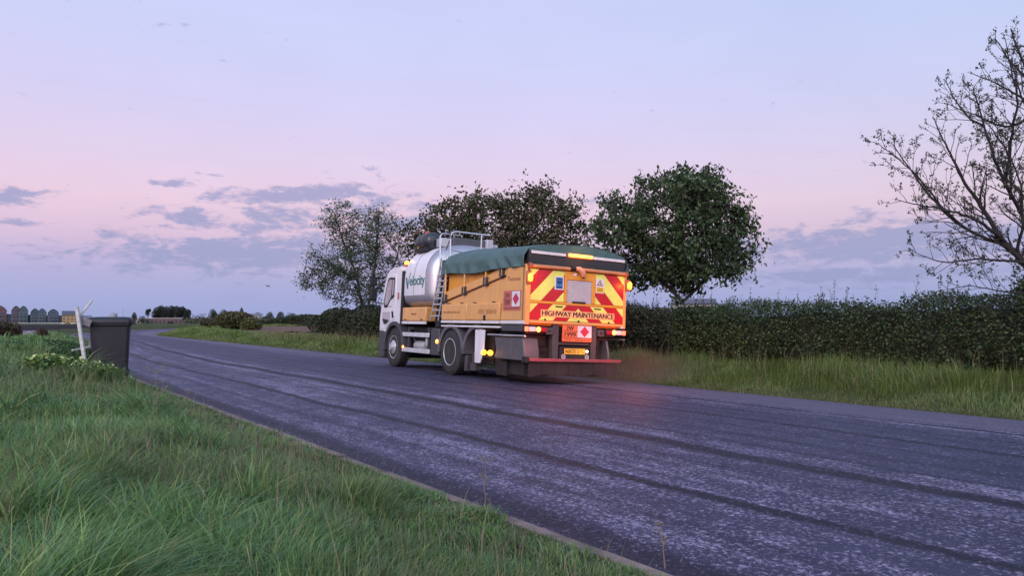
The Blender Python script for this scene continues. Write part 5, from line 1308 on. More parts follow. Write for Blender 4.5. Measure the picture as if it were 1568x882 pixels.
    secs = [(6.19, .02), (6.188, .45), (6.18, .75), (6.17, .90), (6.15, .965), (6.11, .99), (6.04, 1), (4.75, 1), (4.62, .985), (4.52, .95), (4.44, .87), (4.38, .72), (4.345, .45), (4.335, .02)]
    n = 72; mb = MB(); vs = []; fs = []
    for y, k in secs:
        for j in range(n): x, z = sect(k, 2 * PI * j / n); vs.append((x, y, z))
    for i in range(len(secs) - 1):
        for j in range(n): fs.append((i * n + j, i * n + (j + 1) % n, (i + 1) * n + (j + 1) % n, (i + 1) * n + j))
    mb.add(vs, fs); P(mb, 'tank', SIL, smooth=True)
    # white wrap over sides and roof, from the lower waistline up
    ths = np.linspace(rad(-9), rad(189), 70); vs = []; fs = []
    ys = [6.12, 6.04, 5.3, 4.76]; kk = [.990, 1.006, 1.006, 1.006]
    for y, k in zip(ys, kk):
        for t in ths: x, z = sect(k, t); vs.append((x, y, z))
    m_ = len(ths)
    for i in range(len(ys) - 1):
        for j in range(m_ - 1): fs.append((i * m_ + j, i * m_ + j + 1, (i + 1) * m_ + j + 1, (i + 1) * m_ + j))
    mb = MB(); mb.add(vs, fs); wr = P(mb, 'tank_wrap', WRAP, smooth=True)
    # seam bands
    for y in (5.46,):
        mb = MB(); vs = []; fs = []
        for t in ths:
            x, z = sect(1.012, t); vs += [(x, y - .012, z), (x, y + .012, z)]
        mb.add(vs, [(2 * j, 2 * j + 1, 2 * j + 3, 2 * j + 2) for j in range(m_ - 1)]); P(mb, 'tank_band', LGR)
    def on_tank(u, v, w, y0=6.0, z0=2.0):
        z = z0 + v; HH, NP_ = prm(z >= CZ); q = abs((z - CZ) / HH) ** NP_; return (-(HW * (1 - q) ** (1 / NP_)) * 1.006 - .008 - w, y0 - u, z)
    text_part('tank_lettering', 'elocity', .92, .34, GRN, root, lambda u, v, w: on_tank(u, v, w, 5.72, 2.06), .002, heavy=.012)
    mb = MB()
    def stroke(a, b, wa, wb):
        q = []
        for (u, v), wd in ((a, wa), (b, wb)):
            q += [on_tank(u - wd / 2, v, .002, 5.99, 2.02), on_tank(u + wd / 2, v, .002, 5.99, 2.02)]
        q2 = [on_tank(u + sg * wd / 2, v, -.001, 5.99, 2.02) for (u, v), wd in ((a, wa), (b, wb)) for sg in (-1, 1)]
        mb.add(q + q2, [(0, 1, 3, 2), (4, 6, 7, 5), (0, 4, 5, 1), (2, 3, 7, 6), (0, 2, 6, 4), (1, 5, 7, 3)])
    stroke((.03, .34), (.14, .05), .085, .07); stroke((.12, .06), (.27, .46), .055, .03)
    P(mb, 'tank_initial', mat('green_grey_lettering', (.05, .12, .14), .5))
    # locker box below the tank
    for s in (-1, 1):
        X = lambda a, b: tuple(sorted((s * a, s * b)))
        x0, x1 = X(.7, 1.245); mb = MB(); mb.box(x0, x1, 4.60, 6.08, 1.215, 1.575); lk = P(mb, 'tank_locker', AMB, .035, seg=3)
        x0, x1 = X(1.20, 1.252); mb = MB(); mb.box(x0, x1, 4.60, 6.08, 1.145, 1.211); P(mb, 'locker_trim', WHT, .006, parent=lk)
        for y in (4.82, 5.86): x0, x1 = X(1.243, 1.262); mb = MB(); mb.box(x0, x1, y - .035, y + .035, 1.24, 1.275); P(mb, 'latch', DRK, .003, parent=lk)
        # side guards
        for z0, z1, ya, yb in ((.82, .93, 4.40, 6.12), (.42, .535, 4.34, 6.04)):
            x0, x1 = X(1.19, 1.235); mb = MB(); mb.box(x0, x1, ya, yb, z0, z1); P(mb, 'side_guard', LGR if s > 0 else mat('guard_aluminium', (.58, .57, .60), .4, .3, var=.15, vscale=6, dirt=.4), .012)
        for y in (5.75, 4.52):
            x0, x1 = X(1.12, 1.185); mb = MB(); mb.box(x0, x1, y - .03, y + .03, .42, 1.06); P(mb, 'guard_post', GRY, .005)
        x0, x1 = X(.78, 1.225); mb = MB(); mb.box(x0, x1, 3.83, 4.29, .40, 1.05); P(mb, 'battery_box', GRY, .03)
        mb = MB(); mb.lathe([(.02, -.32), (.10, -.30), (.125, -.26), (.125, .26), (.10, .30), (.02, .32)], (s * 1.05, 5.15, .60), 1, 20); P(mb, 'air_tank', LGR, smooth=True)
        mb = MB(); mb.lathe([(.07, 0), (.075, .02), (.075, .22), (.05, .25)], (s * 1.08, 4.72, .62), 2, 14); P(mb, 'filter_canister', LGR, smooth=True)
        mb = MB(); mb.tube([(s * 1.05, 5.6, .95), (s * 1.10, 5.62, .8), (s * 1.02, 5.5, .65), (s * 1.0, 5.3, .62)], .02, 6); P(mb, 'air_hose', GRY, smooth=True)
    # tank underframe light
    text_part('locker_lettering', 'Velocity', .34, .07, TXT, root, lambda u, v, w: (-1.2465 - w, 5.50 - u, 1.36 + v), .002)

    # black plastic water tank lying on top
    mb = MB(); cx, cz, r = -.78, 3.32, .235
    prof = [(.02, -.44), (.12, -.43), (.19, -.39), (.225, -.33), (r, -.26), (r, -.20), (r - .018, -.19), (r - .018, -.15), (r, -.14), (r, .06), (r - .018, .07), (r - .018, .11), (r, .12), (r, .26), (.225, .33), (.19, .39), (.12, .43), (.02, .44)]
    mb.lathe(prof, (cx, 5.66, cz), 1, 32); wt = P(mb, 'water_tank', mat('black_polyethylene', (.022, .022, .030), .38), smooth=True)
    for y in (5.49, 5.75):
        mb = MB(); mb.lathe([(r + .004, -.018), (r + .008, -.01), (r + .008, .01), (r + .004, .018)], (cx, y, cz), 1, 32); mb.build('strap', GRY, wt, smooth=True)
    mb = MB(); mb.lathe([(.06, 0), (.06, .06), (.02, .065)], (cx, 5.74, cz + r - .01), 2, 12); mb.build('filler_cap', mat('red_cap', (.45, .05, .04), .5), wt)
    mb = MB(); mb.box(cx - .22, cx + .24, 5.30, 5.95, cz - .30, cz - .17); mb.build('cradle', DRK, wt, bevel=.02)
    # top walkway gear
    mb = MB(); mb.box(-.50, .42, 4.75, 5.30, 3.13, 3.40); P(mb, 'hose_cabinet', mat('cabinet_grey', (.06, .06, .075), .5, var=.2), .015)
    mb = MB(); mb.box(-.80, -.505, 4.82, 5.12, 3.14, 3.36); P(mb, 'control_box', LGR, .015)
    mb = MB(); mb.box(.425, .62, 4.65, 5.0, 3.02, 3.42); P(mb, 'vent_box', LGR, .015)
    mb = MB(); mb.tube([(.62, 4.8, 3.26), (.80, 4.8, 3.26)], .06, 12); P(mb, 'vent_pipe', LGR, smooth=True)
    mb = MB(); mb.lathe([(.22, 0), (.24, .02), (.24, .10), (.18, .13), (.02, .14)], (0, 5.6, 3.22), 2, 24); P(mb, 'manhole', SIL, smooth=True)
    def rail(pts, r=.02): mb = MB(); mb.tube(pts, r, 8); P(mb, 'hand_rail', CHR, smooth=True)
    rail([(-1.19, 3.95, 2.2), (-1.19, 4.02, 2.75), (-1.17, 4.12, 3.28), (-1.12, 4.12, 3.36), (-1.02, 4.13, 3.37), (-.62, 4.2, 3.37)])
    rail([(-.92, 4.28, 3.0), (-.92, 4.05, 3.28), (-.90, 4.02, 3.40), (-.80, 4.02, 3.435), (.16, 4.02, 3.435)])
    rail([(-.08, 4.02, 3.425), (-.08, 4.02, 3.0)])
    rail([(-.92, 4.05, 3.25), (-.92, 4.02, 2.80)])
    rail([(-.92, 4.03, 2.98), (-.1, 4.03, 2.90)], .016)
    # ladder
    lad = MB()
    for dy in (0, .43): lad.tube([(-1.235, 4.30 - dy, 1.24), (-1.215, 3.98 - dy * .9, 2.42), (-1.20, 3.93 - dy * .8, 2.75)], .020, 6)
    ld = P(lad, 'ladder', CHR, smooth=True)
    for k in range(8):
        f = (k + .5) / 9; z = 1.28 + 1.25 * f; y = 4.29 - .31 * (z - 1.24) / 1.18; mb = MB(); mb.box(-1.25, -1.16, y - .42, y, z - .018, z + .018); mb.build('rung', LGR, ld, bevel=.004)
    mb = MB(); mb.prism([(4.30, 1.20), (3.99, 2.30), (3.60, 2.30), (3.88, 1.20)], 0, -1.13, -1.10); P(mb, 'ladder_backing', DRK)
    mb = MB(); mb.box(-1.16, -1.0, 3.95, 4.2, 1.08, 1.3); P(mb, 'ladder_bracket', DRK, .01)

    # ---- hopper body
    mb = MB(); mb.box(-1.14, 1.14, .10, 3.60, 1.17, 2.46); P(mb, 'hopper', AMBD, .02)
    for s in (-1, 1):
        X = lambda a, b: tuple(sorted((s * a, s * b)))
        x0, x1 = X(1.13, 1.205)
        mb = MB(); mb.prism([(3.64, 1.55), (3.64, 1.66), (.74, 2.16), (.94, 1.55)], 0, x0, x1); sp_ = P(mb, 'side_panel', AMB, .01)
        x0, x1 = X(1.13, 1.232)
        mb = MB(); mb.prism([(3.64, 1.69), (3.64, 1.90), (1.40, 2.235), (1.08, 2.37), (.725, 2.37), (.745, 2.185)], 0, x0, x1); P(mb, 'sloping_panel', AMB, .01)
        mb = MB(); mb.tube([(s * 1.215, 3.64, 1.673), (s * 1.215, .75, 2.168)], .014, 5); P(mb, 'seal_strip', mat('brown_seal', (.12, .035, .02), .7), smooth=True)
        # rear corner panel
        x0, x1 = X(1.13, 1.25)
        mb = MB(); mb.prism([(.02, 1.255), (.02, 2.36), (.70, 2.37), (.91, 1.255)], 0, x0, x1); P(mb, 'corner_panel', AMB, .012)
        x0, x1 = X(1.14, 1.256)
        mb = MB(); mb.box(x0, x1, -.02, .90, 1.185, 1.25); P(mb, 'sill_trim', WHT, .008)
        # two hinged lockers
        for ya, yb in ((.94, 2.375), (2.39, 3.66)):
            x0, x1 = X(1.10, 1.268); mb = MB(); mb.box(x0, x1, ya, yb, 1.245, 1.62); lk = P(mb, 'side_locker', AMB, .028, seg=3)
            x0, x1 = X(1.20, 1.27); mb = MB(); mb.box(x0, x1, ya, yb, 1.185, 1.241); P(mb, 'locker_trim', WHT, .006, parent=lk)
            if ya < 1: x0, x1 = X(1.262, 1.28); mb = MB(); mb.box(x0, x1, 1.50, 1.59, 1.25, 1.36); P(mb, 'latch', DRK, .004, parent=lk)
            for yy in (ya + .3, yb - .3): x0, x1 = X(1.2, 1.262); mb = MB(); mb.box(x0, x1, yy - .03, yy + .03, 1.624, 1.645); P(mb, 'hinge', GRY, .003, parent=lk)
        x0, x1 = X(1.20, 1.262); mb = MB(); mb.box(x0, x1, .92, 3.66, 1.095, 1.135); P(mb, 'lower_rail', WHT, .008)
        # tarp posts and clamps
        for y, zt in ((3.52, 1.78), (2.56, 1.93), (1.58, 2.10), (.90, 2.25)):
            mb = MB(); mb.tube([(s * 1.255, y, zt - .08), (s * 1.255, y, 2.42)], .022, 6); ps = P(mb, 'tarp_post', AMB if s else AMB, smooth=True)
            x0, x1 = X(1.21, 1.285); mb = MB(); mb.box(x0, x1, y - .075, y - .03, zt - .10, zt + .07).box(x0, x1, y + .03, y + .075, zt - .10, zt + .07).box(x0, x1, y - .03, y + .03, zt - .12, zt - .08); mb.build('clamp', GRY, ps, bevel=.004)
        # step under the corner
        x0, x1 = X(.95, 1.235); mb = MB(); mb.prism([(.86, 1.04), (.02, 1.04), (.06, 1.17), (.90, 1.17)], 0, x0, x1); P(mb, 'corner_step', GRY, .01)
        # spray box under the tail
        x0, x1 = X(.85, 1.20) if s < 0 else X(.85, .9); mb = MB(); mb.prism([(1.22, .92), (.10, .92), (.02, .64), (.02, .47), (1.2, .47), (1.12, .64)], 0, x0, x1); P(mb, 'spray_box', mat('spray_box_grey', (.085, .08, .095), .5, .3, var=.25, vscale=5, dirt=.4), .02)
        mb = MB(); mb.tube([(s * 1.225, 1.45, .955), (s * 1.225, -.03, .955)], .018, 6); P(mb, 'box_rail', CHR, smooth=True)
    # lettering on the lockers and corner (faint brown)
    FT_ = mat('faded_brown_lettering', (.23, .10, .045), .6)
    text_part('locker_lettering', 'www.velocity-road.co.uk', .86, .085, FT_, root, lambda u, v, w: (-1.2695 - w, 3.56 - u, 1.385 + v))
    text_part('locker_lettering', '0191 5836410', .78, .10, FT_, root, lambda u, v, w: (-1.2695 - w, 1.83 - u, 1.385 + v))
    text_part('corner_lettering', 'Thermae', .50, .09, FT_, root, lambda u, v, w: (-1.2515 - w, .68 - u, 2.04 + v))
    # hazard plaque on the side
    def plaque_side(s):
        ORG = mat('hazard_plate_side', (.42, .11, .085), .5, var=.1)
        X = lambda a, b: tuple(sorted((s * a, s * b)))
        x0, x1 = X(1.249, 1.258); pq = MB().box(x0, x1, .13, .80, 1.45, 1.85).build('hazard_plate', ORG, root)
        x0, x1 = X(1.2585, 1.2615); MB().box(x0, x1, .16, .46, 1.53, 1.83).build('white_panel', WHT, pq)
        x0, x1 = X(1.2625, 1.265); MB().prism([(.31, 1.56), (.43, 1.68), (.31, 1.80), (.19, 1.68)], 0, x0, x1).build('red_diamond', mat('diamond_red', (.42, .015, .07), .5), pq)
        x0, x1 = X(1.2585, 1.260); MB().box(x0, x1, .46, .79, 1.665, 1.675).build('divider', TXT, pq)
        if s < 0:
            for b, z in (('2W', 1.70), ('1999', 1.555)):
                o = text_part('plate_text', b, .20, .10, TXT, pq, lambda u, v, w, z=z: (-1.2585 - w, .74 - u, z + v))
            o = text_part('plate_text', 'Velocity 0191 5836410', .6, .035, TXT, pq, lambda u, v, w: (-1.2585 - w, .77 - u, 1.475 + v))
    plaque_side(-1); plaque_side(1)

    # tarpaulin: sheet with sagging edge and folds
    ny, nx = 64, 60; vs = []; fs = []
    for layer in (0, 1):
        for i in range(ny):
            y = .0 + 3.72 * i / (ny - 1)
            for j in range(nx):
                u = -1 + 2 * j / (nx - 1); au = abs(u); sg = -1 if u < 0 else 1
                crown = 2.83 + .055 * y; sh = 2.685 + .012 * y
                zb = 2.335 + .022 * math.cos(y * 1.7) - .012 * math.sin(y * 3.1 + 1)
                if au < .70:
                    k = au / .70; x = sg * k * 1.19; z = crown + (sh - crown) * k ** 2.1
                    z += .012 * math.sin(y * 5 + x * 3)
                else:
                    k = (au - .70) / .30; x = sg * (1.19 + .085 * min(1, k * 3) + .012 * k); z = sh - .03 * min(1, k * 4) + (zb - sh) * k
                    fold = (math.sin(y * 9 + k * 3.0 + math.sin(y * 2.3) * 2) * .020 + math.sin((y * .9 - z) * 16 + 2) * .018 * math.exp(-((y - .85) / .5) ** 2) * 2.0 + math.sin(y * 21) * .006) * min(1, k * 1.6)
                    x += sg * (fold + .012)
                if i >= ny - 3: z -= .05 * (i - ny + 3) ; 
                off = -.012 if layer else 0
                vs.append((x + (off * sg if au >= .7 else 0), y, z + (off if au < .7 else 0)))
    m0 = ny * nx
    for i in range(ny - 1):
        for j in range(nx - 1):
            a = i * nx + j; fs.append((a, a + 1, a + nx + 1, a + nx)); fs.append((m0 + a, m0 + a + nx, m0 + a + nx + 1, m0 + a + 1))
    for i in range(ny - 1):
        for j in (0, nx - 1): a = i * nx + j; fs.append((a, a + nx, m0 + a + nx, m0 + a))
    for j in range(nx - 1):
        for i in (0, ny - 1): a = i * nx + j; fs.append((a, a + 1, m0 + a + 1, m0 + a))
    mb = MB(); mb.add(vs, fs); tp = P(mb, 'tarpaulin', TRP, smooth=True)
    # front hanging end of the sheet
    mb = MB(); vs = []; fs = []
    for i in range(10):
        for j in range(24):
            x = -1.27 + 2.54 * j / 23; k = i / 9; crown = 2.83 + .055 * 3.7; ax = min(1, abs(x) / 1.19); ztop = crown + (2.70 - crown) * ax ** 2.1
            vs.append((x, 3.73 + .02 * math.sin(j * 1.3 + k * 2), ztop - .03 + (2.36 - ztop) * k))
    for i in range(9):
        for j in range(23): a = i * 24 + j; fs.append((a, a + 1, a + 25, a + 24))
    mb.add(vs, fs); P(mb, 'tarpaulin_flap', TRP, parent=tp, smooth=True)

    # ---- tail
    mb = MB(); mb.box(-1.19, 1.19, -.03, .10, 2.352, 2.63); P(mb, 'tail_valance', BLK, .015)
    # gable of the load cover between valance and tarp crown
    pts = [(-1.18, 2.60)] + [(-1.19 + 2.38 * k / 14, 2.825 + (2.675 - 2.825) * abs(-1 + 2 * k / 14) ** 2.1) for k in range(15)] + [(1.18, 2.60)]
    mb = MB(); mb.prism([(a, b) for a, b in pts], 1, .0, .06); P(mb, 'cover_gable', TRP)
    for xa, xb in ((-1.16, -.34), (.34, 1.17)):
        mb = MB(); mb.box(xa, xb, -.05, -.032, 2.572, 2.628); P(mb, 'reflective_strip', mat('pale_strip', (.62, .58, .60), .4, var=.2, vscale=9), .004)
    mb = MB(); mb.box(-.31, .33, -.045, -.032, 2.55, 2.655); lb = P(mb, 'light_bar', LAMPH, .006)
    mb = MB(); mb.box(-.285, .305, -.075, -.046, 2.578, 2.640); mb.build('lamp', L_AMB2, lb, bevel=.01)
    # frame
    mb = MB(); mb.box(-1.25, -1.138, -.03, .10, 1.20, 2.335); P(mb, 'tail_post', AMB, .01)
    mb = MB(); mb.box(1.18, 1.25, -.03, .10, 1.20, 2.335); P(mb, 'tail_post', AMB, .01)
    mb = MB(); mb.box(-1.137, 1.179, -.02, .09, 1.215, 1.275); P(mb, 'tail_sill', AMB, .01)
    mb = MB(); mb.box(-1.137, 1.179, -.028, .0, 1.605, 1.655); P(mb, 'tail_rail', AMBD, .006)
    mb = MB(); mb.tube([(-1.17, -.06, 2.325), (-.24, -.06, 2.33)], .036, 12); P(mb, 'top_rail', mat('rail_copper', (.48, .20, .09), .5, var=.15, dirt=.1), smooth=True)
    mb = MB(); mb.tube([(.04, -.06, 2.335), (1.17, -.06, 2.335)], .036, 12); P(mb, 'top_rail', MATS['rail_copper'], smooth=True)
    for x, n_ in ((-1.19, 0), (1.19, 0)):
        mb = MB(); mb.lathe([(.05, -.04), (.06, 0), (.05, .04)], (x, -.06, 2.33), 0, 14); P(mb, 'rail_end', LAMPH, smooth=True)
    for xa, xb, za, zb in ((-1.135, -.345, 1.66, 2.275), (.425, 1.175, 1.66, 2.285), (-1.135, 1.175, 1.28, 1.60)):
        mb = MB(); mb.box(xa, xb, -.022, -.0, za, zb); P(mb, 'chevron_panel', CHV, .003)
    # shutter frame
    for xa, xb, za, zb in ((-.34, -.285, 1.66, 2.285), (.345, .42, 1.66, 2.285), (-.284, .344, 2.115, 2.285)):
        mb = MB(); mb.box(xa, xb, -.040, .0, za, zb); P(mb, 'shutter_frame', AMBD, .006)
    mb = MB(); mb.box(-.283, .343, -.02, .0, 1.60, 2.113)
    sh = P(mb, 'shutter', mat('shutter_grey', (.44, .42, .45), .5, .1, var=.1, dirt=.25), .004)
    for k in range(11):
        z = 1.665 + k * .04; mb = MB(); mb.tube([(-.275, -.021, z), (.335, -.021, z)], .006, 4); mb.build('slat', MATS['shutter_grey'], sh)
    mb = MB(); mb.box(-.15, .19, -.05, -.028, 1.650, 1.685); mb.build('handle', DRK, sh, bevel=.012)
    mb = MB(); mb.box(-.14, -.04, -.046, -.041, 2.20, 2.25); P(mb, 'small_label', LENS_W)
    mb = MB(); mb.box(-.065, -.03, -.0475, -.0462, 2.21, 2.24); P(mb, 'label_mark', DRK)
    # reversing camera arm with its hood hanging over the shutter
    mb = MB(); mb.lathe([(.05, -.05), (.055, 0), (.05, .05)], (-.18, -.075, 2.345), 0, 14); cm = P(mb, 'camera_bracket', DRK, smooth=True)
    mb = MB(); mb.tube([(-.13, -.08, 2.345), (-.04, -.09, 2.34), (.03, -.10, 2.30), (.06, -.105, 2.24), (.065, -.105, 2.19)], [.04, .055, .062, .056, .03], 12); mb.build('camera_hood', mat('camera_orange', (.55, .24, .14), .5), cm, smooth=True)
    mb = MB(); mb.lathe([(.03, 0), (.03, -.025)], (.065, -.105, 2.18), 2, 12); mb.build('lens', DRK, cm)
    # stickers
    mb = MB(); mb.box(-.575, -.36, -.0275, -.0232, 1.90, 2.165); bs = P(mb, 'blue_sticker', LENS_W)
    mb = MB(); mb.box(-.55, -.385, -.031, -.0285, 1.92, 2.145); mb.build('blue_panel', mat('sticker_blue', (.035, .16, .42), .5), bs)
    mb = MB(); mb.prism([(-.535, 2.08), (-.40, 2.08), (-.415, 2.03), (-.467, 2.0), (-.52, 2.03)], 1, -.034, -.0318); mb.box(-.53, -.405, -.034, -.0318, 1.935, 1.965).box(-.53, -.405, -.034, -.0318, 2.10, 2.125); mb.build('blue_logo', mat('sticker_navy', (.012, .03, .10), .5), bs)
    mb = MB(); mb.box(.435, .655, -.0275, -.0232, 1.89, 2.18); ws = P(mb, 'warning_sticker', LENS_W)
    mb = MB(); mb.prism([(.465, 2.045), (.545, 2.165), (.625, 2.045)], 1, -.031, -.0285); mb.build('warning_triangle', DRK, ws)
    mb = MB(); mb.prism([(.495, 2.060), (.545, 2.137), (.595, 2.060)], 1, -.0335, -.0318); mb.build('triangle_face', mat('sticker_white', (.7, .7, .66), .5), ws)
    mb = MB(); mb.lathe([(.010, 0), (.010, -.0015)], (.545, -.034, 2.108), 1, 10); mb.prism([(.525, 2.064), (.565, 2.064), (.553, 2.096), (.537, 2.096)], 1, -.0352, -.034); mb.build('pictogram', DRK, ws)
    mb = MB(); mb.box(.45, .64, -.031, -.0285, 1.905, 2.015); mb.build('yellow_panel', mat('sticker_yellow', (.75, .50, .03), .5), ws)
    for z in (1.925, 1.955, 1.985): mb = MB(); mb.box(.47, .62, -.033, -.0318, z, z + .012); mb.build('text_line', DRK, ws)
    for x in (-.455, .505):
        mb = MB(); mb.box(x - .085, x + .085, -.03, -.0225, 1.548, 1.572); P(mb, 'slot', DRK, .003)
    # HIGHWAY MAINTENANCE
    mb = MB(); mb.box(-.885, .945, -.028, -.0235, 1.353, 1.487); P(mb, 'lettering_panel', mat('lettering_ground', (.72, .40, .16), .5, var=.08))
    text_part('tail_lettering', 'HIGHWAY MAINTENANCE', 1.78, .100, TXT, root, lambda u, v, w: (-.86 + u, -.0285 - w, 1.370 + v), .002, heavy=.010)
    for x in (-.78, .03, .80): mb = MB(); mb.lathe([(.02, 0), (.02, -.02)], (x, -.021, 1.29), 1, 8); P(mb, 'bolt', DRK)
    # lit warning lamps on the posts
    for x in (-1.205, 1.262):
        mb = MB(); mb.box(x - .055, x + .055, -.075, -.031, 1.97, 2.22); lp = P(mb, 'warning_lamp', LAMPH, .015)
        mb = MB(); mb.tube([(x, -.105, 2.02), (x, -.115, 2.05), (x, -.115, 2.13), (x, -.105, 2.16)], [.03, .045, .045, .03], 12); mb.build('lamp', L_AMB, lp, smooth=True)
        mb = MB(); mb.tube([(x, -.05, 2.2), (x - .0, -.05, 2.30)], .012, 6); mb.build('bracket', DRK, lp)
    # under-tail frame
    for x in (-.475, .465):
        mb = MB(); mb.box(x - .07, x + .07, .02, .16, .50, 1.21); P(mb, 'frame_post', GRY, .01)
    mb = MB(); mb.box(-1.1, 1.1, .165, .26, 1.0, 1.20); P(mb, 'cross_member', GRY, .01)
    mb = MB(); mb.box(-.40, .395, .06, .16, .80, .86); P(mb, 'cross_member', GRY, .01)
    mb = MB(); mb.box(-1.05, 1.05, .30, .36, .40, .98); P(mb, 'rear_guard_plate', mat('grimy_steel', (.025, .022, .025), .7, .2, var=.4, vscale=4, dirt=.2), .01)
    for k, (xa, xb) in enumerate(((-1.0, -.56), (.56, .98))):
        for z in (.62, .74): mb = MB(); mb.box(xa, xb, .27, .298, z, z + .05); P(mb, 'pipe_rail', DRK, .008)
    # orange hazard plate under the tail
    mb = MB(); mb.box(-.335, .385, -.01, .012, .875, 1.208); hp = P(mb, 'hazard_plate', mat('hazard_orange', (.62, .13, .045), .5, var=.08), .003)
    mb = MB(); mb.box(.03, .375, -.0145, -.0105, .965, 1.20); mb.build('white_panel', LENS_W, hp)
    mb = MB(); mb.prism([(.203, .975), (.315, 1.083), (.203, 1.19), (.091, 1.083)], 1, -.0185, -.015); mb.build('red_diamond', mat('diamond_bright', (.5, .01, .05), .5), hp)
    mb = MB(); mb.box(-.335, .03, -.013, -.0105, 1.078, 1.088); mb.box(-.335, .385, -.013, -.0105, .952, .960); mb.build('divider', TXT, hp)
    text_part('plate_text', '2W', .18, .085, TXT, hp, lambda u, v, w: (-.25 + u, -.0105 - w, 1.105 + v), heavy=.008)
    text_part('plate_text', '1999', .27, .085, TXT, hp, lambda u, v, w: (-.29 + u, -.0105 - w, .977 + v), heavy=.008)
    text_part('plate_text', '0191 5836410', .62, .045, mat('plate_faded_text', (.30, .05, .03), .6), hp, lambda u, v, w: (-.29 + u, -.0105 - w, .892 + v))
    # number plate board
    mb = MB(); mb.box(-.38, .35, .0, .03, .52, .775); nb = P(mb, 'plate_board', DRK, .006)
    mb = MB(); mb.box(-.275, .235, -.008, -.001, .625, .735); npn = mb.build('number_plate', mat('plate_yellow', (.80, .42, .03), .5, emit=(1.0, .40, .05), estr=.0), nb, bevel=.002)
    text_part('plate_text', 'NX72 SYG', .46, .075, mat('plate_black', (.01, .01, .01), .5), nb, lambda u, v, w: (-.25 + u, -.0085 - w, .643 + v), heavy=.006)
    mb = MB(); mb.lathe([(.025, 0), (.03, -.02), (.02, -.035)], (.275, -.002, .685), 1, 12); mb.build('plate_lamp', L_PLT, nb, smooth=True)
    for x in (-.30, .28):
        mb = MB(); mb.lathe([(.020, .0), (.022, -.012), (.052, -.014), (.054, -.006), (.052, 0)], (x, -.004, .572), 1, 20); mb.build('fog_lamp', LGR, nb, smooth=True)
    # tail lamp clusters
    for s in (-1, 1):
        cx = -.985 if s < 0 else 1.01
        mb = MB(); mb.box(cx - .26, cx + .26, -.015, .06, 1.035, 1.15); cl = P(mb, 'tail_light', DRK, .015)
        def seg(a, b, m, r=.045):
            x0, x1 = sorted((cx + s * a, cx + s * b)); MB().box(x0, x1, -.032, -.016, 1.048, 1.138).build('lens', m, cl, bevel=.01)
        seg(-.25, -.12, LENS_R); seg(.0, .15, LENS_W); seg(.165, .25, L_RED); seg(-.115, -.01, LENS_R)
        mb = MB(); mb.lathe([(.052, -.034), (.045, -.045), (.005, -.05)], (cx - s * .06, 0, 1.093), 1, 18); mb.build('lamp', L_ORG, cl, smooth=True)
        mb = MB(); mb.box(*sorted((s * .55, s * .72)), .0, .06, 1.0, 1.14); P(mb, 'light_bracket', GRY, .008)
        mb = MB(); mb.lathe([(.02, 0), (.02, -.02)], (s * .64, .0, 1.07), 1, 10); P(mb, 'socket', DRK)
    # red bar and rubber skirt
    mb = MB(); mb.box(-1.14, 1.14, -.06, .05, .468, .530); P(mb, 'bumper_bar', RED, .01)
    mb = MB(); mb.box(-1.22, -1.145, -.09, .08, .44, .56); P(mb, 'bar_end', DRK, .015)
    mb = MB()
    for k in range(14):
        xa = -1.10 + k * 2.2 / 14; xb = xa + 2.2 / 14 - .006; zz = .17 + .05 * math.sin(k * 2.3) ** 2; mb.box(xa, xb, .0 + .01 * (k % 2), .02 + .01 * (k % 2), zz, .45)
    P(mb, 'rear_skirt', DRK)
    mb = MB(); mb.box(-1.0, 1.0, .35, 1.5, .16, .50); mb.box(-1.08, -.7, .9, 1.3, .12, .44).box(.7, 1.08, .9, 1.3, .12, .44); P(mb, 'under_tail_shade_fill', DRK, .02)  # dark boxes added so the view through under the tail reads as shade
    # amber side lamps
    for s in (-1, 1):
        for y, z, r in ((3.87, .74, .05), (5.92, .55, .032)):
            mb = MB(); mb.lathe([(r, 0), (r, s * .02), (r * .7, s * .035), (.005, s * .04)], (s * 1.236, y, z), 0, 16); P(mb, 'side_marker', L_AMB2, smooth=True)
        mb = MB(); mb.box(*sorted((s * 1.19, s * 1.23)), 1.22, 1.70, .48, .51); br = P(mb, 'lamp_bracket', DRK)
        for y, m_ in ((1.62, L_AMB), (1.34, L_AMB)):
            mb = MB(); mb.lathe([(.045, -.04), (.055, -.02), (.055, .02), (.045, .04)], (s * 1.21, y, .575), 1, 16); mb.build('lamp', m_, br, smooth=True)
    # rubber flap and brush at the second axle
    mb = MB(); mb.box(-1.15, -.9, 2.50, 2.62, .12, .48); P(mb, 'splash_guard', GRY, .02)
    # working light spilled by the lit lamps
    def lamp(loc, power, colr, r=.04):
        ld_ = bpy.data.lights.new('lamp_glow', 'POINT'); ld_.energy = power; ld_.color = colr; ld_.shadow_soft_size = r; o = bpy.data.objects.new('lamp_glow', ld_); COL.objects.link(o); o.parent = root; o.location = loc
    lamp((-.95, -.75, .95), 26, (1, .17, .08), .12); lamp((1.0, -.75, .95), 30, (1, .17, .08), .12)
    lamp((-1.205, -.26, 2.09), 3.5, (1, .32, .05)); lamp((1.262, -.26, 2.09), 3.5, (1, .32, .05))
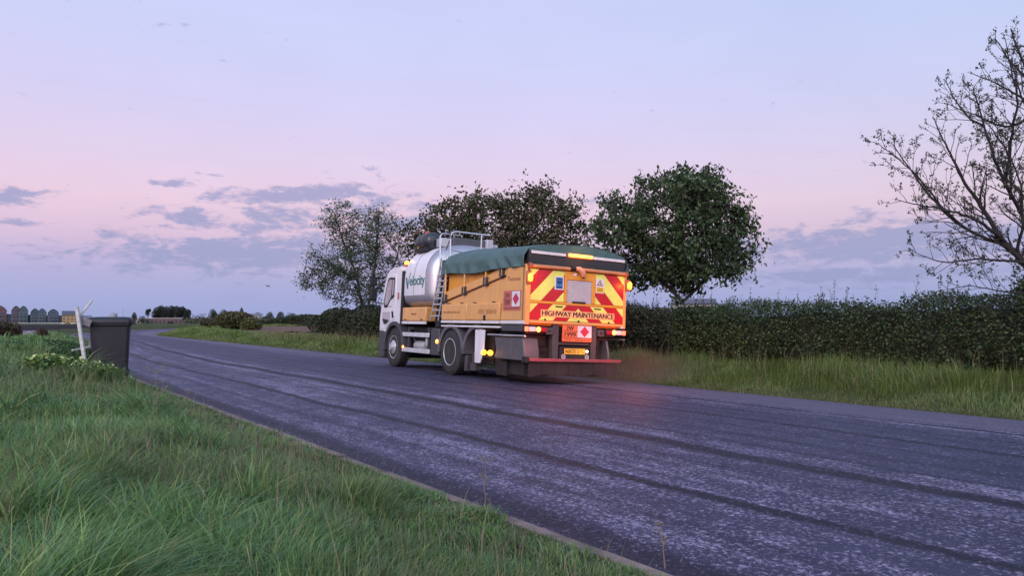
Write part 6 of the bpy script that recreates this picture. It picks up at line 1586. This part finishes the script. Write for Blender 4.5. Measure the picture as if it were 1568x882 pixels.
    lamp((0, -.3, 2.60), 3, (1, .45, .12)); lamp((.16, -.10, .68), .5, (1, .75, .4)); lamp((-1.30, 1.45, .57), 1.2, (1, .45, .08)); lamp((-1.05, 6.5, 2.95), 3, (1, .45, .08))
build_truck()

# ------------------------------------------------------------------ thin dust hanging behind the truck's tail
def dust():
    m = bpy.data.materials.new('road_dust'); m.use_nodes = True; nt = m.node_tree; nt.nodes.clear(); N = nt.nodes.new; L = nt.links.new
    out = N('ShaderNodeOutputMaterial'); pv = N('ShaderNodeVolumePrincipled'); pv.inputs['Color'].default_value = (.30, .22, .20, 1); pv.inputs['Anisotropy'].default_value = .2
    tc = N('ShaderNodeTexCoord'); n = N('ShaderNodeTexNoise'); n.inputs['Scale'].default_value = 1.1; n.inputs['Detail'].default_value = 4; L(tc.outputs['Object'], n.inputs['Vector'])
    mp = N('ShaderNodeMapping'); mp.inputs['Scale'].default_value = (1 / 2.6, 1 / 2.2, 1 / .75); L(tc.outputs['Object'], mp.inputs[0])
    ln = N('ShaderNodeVectorMath'); ln.operation = 'LENGTH'; L(mp.outputs[0], ln.inputs[0])
    f = N('ShaderNodeMapRange'); f.interpolation_type = 'SMOOTHSTEP'; f.inputs['From Min'].default_value = 1.0; f.inputs['From Max'].default_value = .2; f.inputs['To Max'].default_value = .6; L(ln.outputs['Value'], f.inputs['Value'])
    g = N('ShaderNodeMapRange'); g.inputs['From Min'].default_value = .35; g.inputs['From Max'].default_value = .7; L(n.outputs['Fac'], g.inputs['Value'])
    ml = N('ShaderNodeMath'); ml.operation = 'MULTIPLY'; L(f.outputs[0], ml.inputs[0]); L(g.outputs[0], ml.inputs[1]); L(ml.outputs[0], pv.inputs['Density']); L(pv.outputs[0], out.inputs['Volume'])
    mb = MB(); mb.lathe([(.05, -.18)] + [(math.sin(a) , -math.cos(a)) for a in np.linspace(1.75, 3.0, 7)] + [(.05, 1.0)], (0, 0, 0), 2, 24)
    mb.v = [(x * 2.6, y * 2.2, z * .75) for x, y, z in mb.v]
    o = mb.build('dust_cloud', m); o.location = (1.95, 14.75, .18); o.rotation_euler = (0, 0, rad(31)); tag(o, 'faint brownish dust hanging low behind the tail of the truck', 'dust', kind='stuff')
dust()
